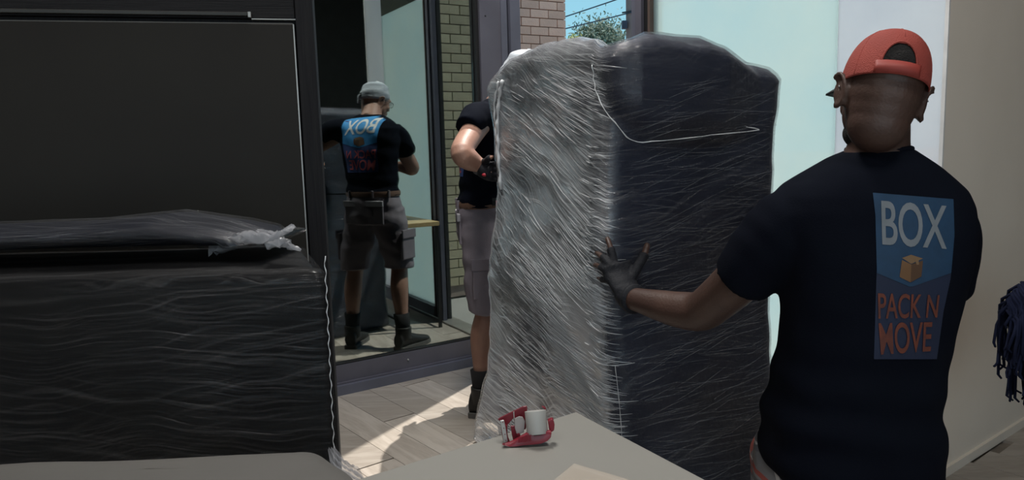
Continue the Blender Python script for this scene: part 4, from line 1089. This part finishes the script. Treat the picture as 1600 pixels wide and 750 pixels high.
me = fuse(gm, .0035, 3); wrinkle(me, .0012, lambda p: fbm(p*60, 1, 2)); gl1 = obj('glove', me, glovem, man, True)
obj('glove_cuff', MB().tube([P(993, 468, 1.922), P(990, 467, 1.93), P(987, 466, 1.937)], [.0395, .041, .0395], 24), glovem, gl1, True)
add_eyes(HM, man); add_glasses(HM, man, metalm)
# beard and cropped hair
hb = MB()
hb.sphere(HM @ V((0, .047, -.084)), (.0475, .049, .036), 24, 14, HM.to_3x3()); hb.sphere(HM @ V((0, .080, -.100)), (.024, .022, .021), 16, 12, HM.to_3x3())
obj('beard', fuse(hb, .004, 2), hairm, man, True)
hh = MB(); hh.sphere(HM @ V((0, -.013, .034)), (.0765, .0955, .083), 30, 18, HM.to_3x3())
me = hh.mesh('hair'); bm = bmesh.new(); bm.from_mesh(me); inv = HM.inverted()
bmesh.ops.delete(bm, geom=[v for v in bm.verts if (inv @ v.co).z < .008 or (inv @ v.co).y > .055], context='VERTS'); bm.to_mesh(me); bm.free()
obj('hair', me, hairm, man, True)
# cap
capm = pmat('red_cap_mesh', (.32, .050, .036), .8, col2=(.26, .040, .030), nscale=12, bump=.0)
nt = capm.node_tree; b = [n for n in nt.nodes if n.type == 'BSDF_PRINCIPLED'][0]
tc = N(nt, 'ShaderNodeTexCoord'); vo = N(nt, 'ShaderNodeTexVoronoi', Scale=420); bp = N(nt, 'ShaderNodeBump', Strength=.5, Distance=.002)
nt.links.new(tc.outputs['Object'], vo.inputs['Vector']); nt.links.new(vo.outputs['Distance'], bp.inputs['Height']); nt.links.new(bp.outputs[0], b.inputs['Normal'])
CM = HM @ Matrix.Rotation(math.radians(-3), 4, 'X')
def cap_pt(a, t, off=0):
    """a: angle from front (+Y) clockwise, t 0 band .. 1 crown"""
    rx = .0800+off; ry = .102+off; z0 = .004; H = .112+off
    k = math.cos(t*math.pi/2)**.74; zz = z0+H*math.sin(t*math.pi/2)**.92
    seam = 1-.010*abs(math.sin(a*3))**.5*0-.006*math.cos(6*a)*math.sin(t*3)
    return CM @ V((rx*k*math.sin(a)*seam, -.010+ry*k*math.cos(a)*seam-.006*t, zz))
OT0, OTH, OHW, OC = .115, .27, .40, .05
NA, NT_ = 144, 48; mb = MB(); rings = [[cap_pt(2*math.pi*i/NA, j/NT_*.985, 0) for i in range(NA)] for j in range(NT_+1)]
fs = []
for j in range(NT_):
    for i in range(NA):
        a = (i+.5)/NA*2*math.pi-math.pi-OC; t = (j+.5)/NT_     # a=0 at back
        if OT0 < t < OT0+OTH*math.sqrt(max(0, 1-(a/OHW)**2)): continue
        fs.append((j*NA+i, j*NA+(i+1) % NA, (j+1)*NA+(i+1) % NA, (j+1)*NA+i))
fs.append(tuple(NT_*NA+i for i in range(NA)))
mb.add([p for r in rings for p in r], fs)
cap = obj('cap', mb, capm, man, True); so_ = cap.modifiers.new('s', 'SOLIDIFY'); so_.thickness = .0025; so_.offset = 1
q = [cap_pt(math.pi+OC+a, OT0+OTH*math.sqrt(max(0, 1-(a/OHW)**2)), .002) for a in [OHW*math.sin(k/28*math.pi-math.pi/2) for k in range(29)]]
obj('opening_binding', MB().tube(q, .0022, 6), capm, cap, True)
strap = MB(); rows = []
for k in range(17):
    a = math.pi+OC-.52+1.04*k/16
    lo, hi = cap_pt(a, .005, .0028), cap_pt(a, .125, .0030); lo2, hi2 = cap_pt(a, .005, .0044), cap_pt(a, .125, .0046); rows.append([lo, hi, hi2, lo2])
strap.loft(rows); obj('strap', strap, pmat('red_cap_strap', (.30, .04, .03), .6), cap, True)
for k in range(6):
    a = math.pi*k/3+math.pi/6*0; q = [cap_pt(a, t/12*.98, .0022) for t in range((0 if k != 3 else 6), 13)]
    obj('seam', MB().tube(q, .0013, 5), capm, cap, True)
obj('button', MB().sphere(cap_pt(0, .999, .003)+V((0, 0, 0)), (.0095, .0095, .0055), 14, 8, CM.to_3x3()), darkm2, cap, True)
rows = []
for k in range(21):
    a = -1.05+2.1*k/20; inn = cap_pt(a, .01, .001); o_ = CM @ V((.096*math.sin(a*1.05), .075+.074*math.cos(a*.95)**.8, .018-.008*(1-math.cos(a))*1.6))
    inn.z -= .0; rows.append([inn, inn.lerp(o_, .5)+CM.to_3x3() @ V((0, 0, .004)), o_, o_+CM.to_3x3() @ V((0, 0, -.004)), inn.lerp(o_, .5)+CM.to_3x3() @ V((0, 0, -.001)), inn+CM.to_3x3() @ V((0, 0, -.004))])
obj('brim', MB().loft(rows), pmat('black_brim', (.012, .012, .014), .7), cap, True)
# plaid shorts
m, nt = new_mat('plaid_cloth'); out = N(nt, 'ShaderNodeOutputMaterial'); b = N(nt, 'ShaderNodeBsdfPrincipled', Roughness=.85); nt.links.new(b.outputs[0], out.inputs[0])
tc = N(nt, 'ShaderNodeTexCoord'); sp = N(nt, 'ShaderNodeSeparateXYZ'); nt.links.new(tc.outputs['Object'], sp.inputs[0]); cols = []
def band(sock, sc, th, ph=0):
    a = N(nt, 'ShaderNodeMath', operation='MULTIPLY_ADD'); a.inputs[1].default_value = sc; a.inputs[2].default_value = ph; nt.links.new(sock, a.inputs[0])
    f = N(nt, 'ShaderNodeMath', operation='FRACT'); nt.links.new(a.outputs[0], f.inputs[0]); g = N(nt, 'ShaderNodeMath', operation='LESS_THAN'); g.inputs[1].default_value = th; nt.links.new(f.outputs[0], g.inputs[0]); return g.outputs[0]
prev = (.05, .052, .06, 1)
for (sk, sc, th, ph, col) in (('X', 11, .42, .1, (.14, .14, .15)), ('Z', 11, .42, 0, (.10, .10, .11)), ('X', 11, .12, .55, (.20, .045, .035)), ('Z', 11, .10, .5, (.22, .05, .04)), ('X', 11, .05, .8, (.45, .43, .42)), ('Z', 11, .05, .85, (.40, .38, .37))):
    x = N(nt, 'ShaderNodeMix', data_type='RGBA'); nt.links.new(band(sp.outputs[sk], sc, th, ph), x.inputs[0])
    if isinstance(prev, tuple): x.inputs[6].default_value = prev
    else: nt.links.new(prev, x.inputs[6])
    x.inputs[7].default_value = c4(col); prev = x.outputs[2]
nt.links.new(prev, b.inputs['Base Color']); plaid = m
pm = MB(); pm.loft(srings([mring(690, 1196, 1462, 1.565, .120, .06), mring(712, 1186, 1462, 1.565, .130, .06), mring(745, 1172, 1470, 1.57, .140, .06)]+[(V((PEL.x, 1.58, z)), V((a, 0, 0)), V((0, .14, 0))) for z, a in ((.50, .205), (.46, .20))], 40, 2.5))
for s, kx, ky in ((-1, -.05, .20), (1, .14, .16)):
    hip = V((PEL.x+s*.085, 1.58, hz-.03)); knee = V((PEL.x+kx, 1.58+ky, .44))
    limb(pm, [(hip, .118), (hip.lerp(knee, .5), .108), (knee+V((0, -.0, -.01)), .098), (knee+V((kx*.1, -.03, -.07)), .100)], 20, 5)
me = fuse(pm, .008, 6); wrinkle(me, .006, lambda p: fbm(p*9, 1, 3)); obj('shorts', me, plaid, man, True)
for s, kx in ((-1, -.05), (1, .14)):
    ank = V((PEL.x+kx*1.05, 1.50, .10)); bm_ = MB(); sl_ = MB(); foot(bm_, ank-V((0, .055, .10)), (s*.15, 1, 0), .285, sl_); bm_.tube([ank+V((0, 0, -.03)), ank+V((0, 0, .06))], [.048, .050], 16)
    bo = obj('shoe', fuse(bm_, .006, 3), bootm, man, True); obj('sole', sl_, solem, bo)
    obj('sock', MB().tube([ank+V((0, 0, .03)), ank+V((0, .02, .14))], [.043, .046], 16), sockm, man, True)
# ---------------------------------------------------------------- far mover
fd = V((.985, .10, 0)).normalized(); sd_ = V((fd.y, -fd.x, 0))          # facing, right-hand side (towards the viewer)
man2 = thing('person', 'mover in grey head wrap and canvas shorts, half hidden behind the wrapped sofa', 'person', (-.12, 3.48, 0))
m2 = lambda x, y, z: V((x, y, z))
def r2(x, y, z, a, b): return (V((x, y, z)), sd_*a, fd*b)
T2 = [r2(-.135, 3.50, .968, .180, .128), r2(-.133, 3.50, 1.0, .174, .120), r2(-.130, 3.50, 1.06, .168, .112), r2(-.122, 3.49, 1.15, .178, .113), r2(-.112, 3.485, 1.24, .192, .118), r2(-.100, 3.48, 1.32, .203, .118),
      r2(-.092, 3.475, 1.38, .200, .108), r2(-.080, 3.47, 1.415, .178, .092), r2(-.064, 3.465, 1.442, .135, .078), r2(-.040, 3.455, 1.465, .085, .068), r2(-.028, 3.45, 1.472, .070, .062)]
sh = MB(); sh.loft(srings(T2, 48, 2.4))
SR = V((-.115, 3.29, 1.375)); ELR = P(721, 238, 3.03); WRR = P(752, 262, 3.10)
HEM = P(731, 201, 3.17)
limb(sh, [(SR+V((.01, .05, .005)), .066), (SR, .072), (SR.lerp(HEM, .55)+V((0, 0, .02)), .068), (HEM, .062)], 18, 5)
SLf = V((-.05, 3.61, 1.36)); limb(sh, [(SLf, .068), (SLf+V((.06, .03, -.06)), .066), (SLf+V((.10, .035, -.14)), .061)], 18, 5)
me = fuse(sh, .007, 6)
wrinkle(me, .006, lambda p: fbm((p.x*8, p.y*8, p.z*5), 1, 3)+.8*math.sin((p.z+p.y*.6)*60+3*fbm(p*3, 1, 2))*max(0, 1-abs(p.z-1.28)/.2)*.7+max(0, 1-abs(p.z-1.02)/.12)*.9*math.sin(p.z*75+p.y*6))
bb = bmesh.new(); bb.from_mesh(me); bvh2 = BVHTree.FromBMesh(bb); bb.free()
shirt2 = obj('shirt', me, shirtm, man2, True)
bc = V((-.11, 3.48, 1.305))
def cast2(x, y):
    u = (x-222)/250*.19; v = -(y-330)/670*.34
    return bc - fd*1.0 + sd_*u*1.15 + V((0, 0, v)), fd
def sq(f, lim=True):
    return f
L2 = dict(LAY)
back_print(bvh2, cast2, shirt2, L2, (BLUE2, pmat('print_navy_lit', (.02, .05, .20), .7), PALE2, ORG2))
# small front emblem
fc = V((-.04, 3.33, 1.00))
def sm(u, v): return (u, v)
pts = []
for (x0, x1, z0, z1, mt, dz) in ((-.03, .03, -.025, .025, darkm2, .0015), (-.014, .014, -.012, .012, ORG2, .003)):
    vs, fs = grid_mesh(lambda u, v: (u, v), 4, 4); out = []
    for v in vs:
        o_ = V((-.055+(x0+(x1-x0)*v.x), 2.9, .995+z0+(z1-z0)*v.y)); h = bvh2.ray_cast(o_, V((0, 1, 0)), 3)
        out.append(h[0]+V((0, -dz, 0)) if h[0] else o_)
    mm = bpy.data.meshes.new('front_emblem'); mm.from_pydata([tuple(p-wloc(shirt2)) for p in out], [], fs); link('front_emblem', mm, mt, shirt2)
HM2 = frame((.93, .36, 0), math.radians(16), math.radians(0), .98, (.085, 3.42, 1.560))
b2 = MB(); head_shells(b2, HM2)
limb(b2, [(HM2 @ V((0, -.018, -.045)), .058), (V((.012, 3.435, 1.487)), .060), (V((-.045, 3.455, 1.425)), .075)], 20, 5)
b2.loft(srings([(c, a*.90, b*.86) for c, a, b in T2[:-1]], 40, 2.4)); b2.loft(srings([r2(-.135, 3.505, .85, .12, .075), r2(-.135, 3.505, 1.02, .13, .08)], 40, 2.4))
limb(b2, [(SR, .056), (SR.lerp(ELR, .5)+V((-.01, 0, -.005)), .051), (ELR, .046), (ELR.lerp(WRR, .35)+V((0, 0, -.006)), .046), (ELR.lerp(WRR, .75), .036), (WRR, .031), (WRR+(WRR-ELR).normalized()*.03, .032)], 18, 6)
EL2 = V((.13, 3.64, 1.13)); WL2 = V((.235, 3.46, 1.14)); HL2 = V((.25, 3.37, 1.15))
limb(b2, [(SLf, .054), (SLf.lerp(EL2, .55), .050), (EL2, .045), (EL2.lerp(WL2, .4), .043), (WL2, .031), (HL2, .035), (HL2+V((.01, -.05, .01)), .028)], 16, 6)
for dx in (-.03, -.01, .01, .03): b2.tube([HL2+V((.01+dx*.8, -.045, .01)), HL2+V((.012+dx, -.065, .03)), HL2+V((.012+dx, -.070, .06-abs(dx)*.3))], [.010, .009, .0078], 8)
b2.tube([HL2+V((-.03, -.01, 0)), HL2+V((-.052, -.035, .02)), HL2+V((-.058, -.055, .042))], [.011, .010, .008], 8)
hips = {0: V((-.135, 3.42, .90)), 1: V((-.125, 3.59, .90))}
LG = []
for i, (kn, an, fdv) in enumerate(((V((-.125, 3.335, .50)), V((-.160, 3.315, .095)), (.96, -.25, 0)), (V((-.06, 3.62, .51)), V((-.115, 3.66, .095)), (.95, .2, 0)))):
    hp = hips[i]; LG.append((hp, kn, an, fdv))
    limb(b2, [(hp+V((0, 0, .04)), .072), (hp.lerp(kn, .3), .078), (hp.lerp(kn, .75), .064), (kn, .053), (kn.lerp(an, .3)+V((-.015, 0, 0)), .056), (kn.lerp(an, .65)+V((-.008, 0, 0)), .042), (an, .034), (an-V((0, 0, .04)), .036)], 18, 6)
    foot(b2, an-V(fdv)*.04-V((0, 0, .095)), fdv, .19, None, .7)
# right gloved hand gripping the film
hd = (WRR-ELR).normalized(); HC = P(757, 262, 3.05)
p0 = WRR; p1 = P(765, 268, 3.06); p2 = P(772, 272, 3.03)
b2.tube([p0, p0.lerp(p1, .5), p1, p2], [.030, .034, .034, .028], 14)
F2 = []
for k in range(4):
    y = 258+k*8; F2.append(([P(764, y, 3.04), P(752, y+1, 3.00), P(742, y+2, 3.00), P(739, y+6, 3.02)], .0095 if k < 3 else .008))
F2 = []
for k in range(4):
    o_ = V((0, 0, .030-.021*k)); F2.append(([p1+o_+V((.010, -.012, 0)), p1+o_+V((.022, -.040, .002)), p1+o_+V((.040, -.056, 0)), p1+o_+V((.062, -.058, -.002))], .0098 if k < 3 else .0082))
F2.append(([p0+V((.0, -.01, .024)), p1+V((-.012, -.030, .045)), p1+V((.0, -.052, .056)), p1+V((.018, -.062, .060))], .011))
for f, r in F2: b2.tube([V(x) for x in spl([tuple(p) for p in f], 4)], r*.86, 10)
obj('body', fuse(b2, .0055, 3), skin_m, man2, True)
g2_ = MB(); g2_.tube([p0-hd*.012, p0, p0.lerp(p1, .5), p1, p2], [.036, .036, .040, .040, .032], 16)
for f, r in F2: g2_.tube([V(x) for x in spl([tuple(p) for p in f], 4)][:11], r*1.18, 10)
gl2 = obj('glove', fuse(g2_, .004, 3), glovem, man2, True)
obj('glove_patch', MB().sphere(p1+V((-.020, -.034, -.012)), (.012, .006, .007), 12, 8), pmat('red_patch', (.45, .01, .03), .5), gl2, True)
obj('glove_cuff', MB().tube([p0-hd*.020, p0-hd*.010, p0], [.035, .038, .036], 18), pmat('worn_grey_cuff', (.12, .12, .13), .8, bump=.4), gl2, True)
gl3 = MB(); gl3.tube([WL2, HL2, HL2+V((.01, -.05, .01))], [.036, .040, .034], 14)
for dx in (-.03, -.01, .01, .03): gl3.tube([HL2+V((.01+dx*.8, -.045, .01)), HL2+V((.012+dx, -.065, .03))], .0115, 8)
obj('glove', fuse(gl3, .005, 2), glovem, man2, True)
add_eyes(HM2, man2); add_glasses(HM2, man2, metalm)
# head wrap
wrapm = pmat('pale_grey_headwrap', (.55, .59, .64), .8, col2=(.36, .40, .45), nscale=9, stretch=(1, 1, 4), bump=.3, bscale=50)
mb = MB(); rings = []
for j in range(15):
    t = j/14; row = []
    for i in range(48):
        a = 2*math.pi*i/48; k = math.cos(t*math.pi/2)**.62; fold = 1+.035*math.sin(t*16+2.4*math.sin(a)+1.2*math.cos(a))
        row.append(HM2 @ V((.083*k*math.sin(a)*fold, -.014+.104*k*math.cos(a)*fold-.012*t, .004+.022*math.cos(a)+.118*math.sin(t*math.pi/2)**.9-.014*math.cos(a)*t)))
    rings.append(row)
mb.loft(rings, cap=True); hw = obj('head_wrap', mb, wrapm, man2, True)
crumple('tie', [tuple(HM2 @ V((0, -.10, .02))), tuple(HM2 @ V((.01, -.125, -.01))), tuple(HM2 @ V((.015, -.12, -.05)))], [.018, .014, .010], wrapm, hw, 4, amp=.25, up=V((0, 1, 0)))
# cargo shorts
shm = pmat('grey_canvas', (.22, .19, .215), .85, col2=(.18, .155, .18), nscale=5, bump=.15, bscale=260)
pm = MB(); pm.loft(srings([r2(-.135, 3.505, 1.0, .168, .118), r2(-.137, 3.505, .94, .176, .126), r2(-.137, 3.505, .86, .182, .128), r2(-.13, 3.505, .80, .178, .12)], 44, 2.4))
hems = []
for i, (hp, kn, an, fdv) in enumerate(LG):
    q = kn+V((0, 0, .0)); limb(pm, [(hp+V((0, 0, -.02)), .108), (hp.lerp(kn, .45), .102), (kn+V((-.0, 0, .05)), .092), (kn+V((0, 0, .0)), .092)], 22, 6); hems.append(kn)
me = fuse(pm, .0075, 5); wrinkle(me, .006, lambda p: fbm(p*9, 1, 3)+.5*math.sin(p.z*50+p.y*20+4*fbm(p*4, 1, 2)))
sho = obj('shorts', me, shm, man2, True)
beltm = pmat('brown_belt', (.16, .085, .055), .6)
br = srings([r2(-.136, 3.505, .985, .174, .124)], 44, 2.4)[0]
mb = MB(); mb.loft([[p+V((0, 0, -.016)) for p in br], [p*1.0+(p-V((-.136, 3.505, .985))).normalized()*.004+V((0, 0, 0)) for p in br], [p+V((0, 0, .016)) for p in br]], cap=False)
obj('belt', mb, beltm, sho, True)
for a in (.6, 1.3, 2.0, 3.6, 4.3, 5.2):
    q = br[int(a/6.283*44)]; d = (q-V((-.136, 3.505, .985))).normalized(); obj('belt_loop', MB().box(q+d*.006, (.012, .012, .045), Matrix.Rotation(math.atan2(d.y, d.x), 3, 'Z')), shm, sho, bevel=.002)
for i, (hp, kn, an, fdv) in enumerate(LG):      # cargo pockets with flaps, outer side of each leg
    s = sd_ if i == 0 else -sd_; c = hp.lerp(kn, .62)+s*.100+V((0, 0, .0)); R = Matrix((fd, s, V((0, 0, 1)))).transposed()
    pk = obj('cargo_pocket', MB().box(c, (.13, .022, .17), R), shm, sho, bevel=.008); obj('pocket_flap', MB().box(c+s*.012+V((0, 0, .075)), (.138, .012, .055), R), shm, pk, bevel=.004)
for s in (-1, 1):
    c = V((-.262, 3.505, .87))+sd_*s*.085; R = Matrix((fd, sd_, V((0, 0, 1)))).transposed(); pk = obj('back_pocket', MB().box(c+fd*.012, (.012, .115, .13), R), shm, sho, bevel=.004)
    obj('pocket_flap', MB().box(c+fd*.006+V((0, 0, .06)), (.016, .125, .035), R), pmat('faded_edge', (.34, .33, .36), .85), pk, bevel=.004)
for i, (hp, kn, an, fdv) in enumerate(LG):
    bm_ = MB(); sl_ = MB(); foot(bm_, an-V(fdv)*.055-V((0, 0, .095)), fdv, .285, sl_); bm_.tube([an+V((0, 0, -.03)), an+V((0, 0, .05))], [.050, .052], 16)
    bo = obj('boot', fuse(bm_, .006, 3), bootm, man2, True); obj('sole', sl_, solem, bo)
    obj('sock', MB().tube([an+V((0, 0, .02)), an.lerp(kn, .18)+V((-.006, 0, 0)), an.lerp(kn, .32)+V((-.012, 0, 0))], [.043, .046, .051], 18), sockm, man2, True)
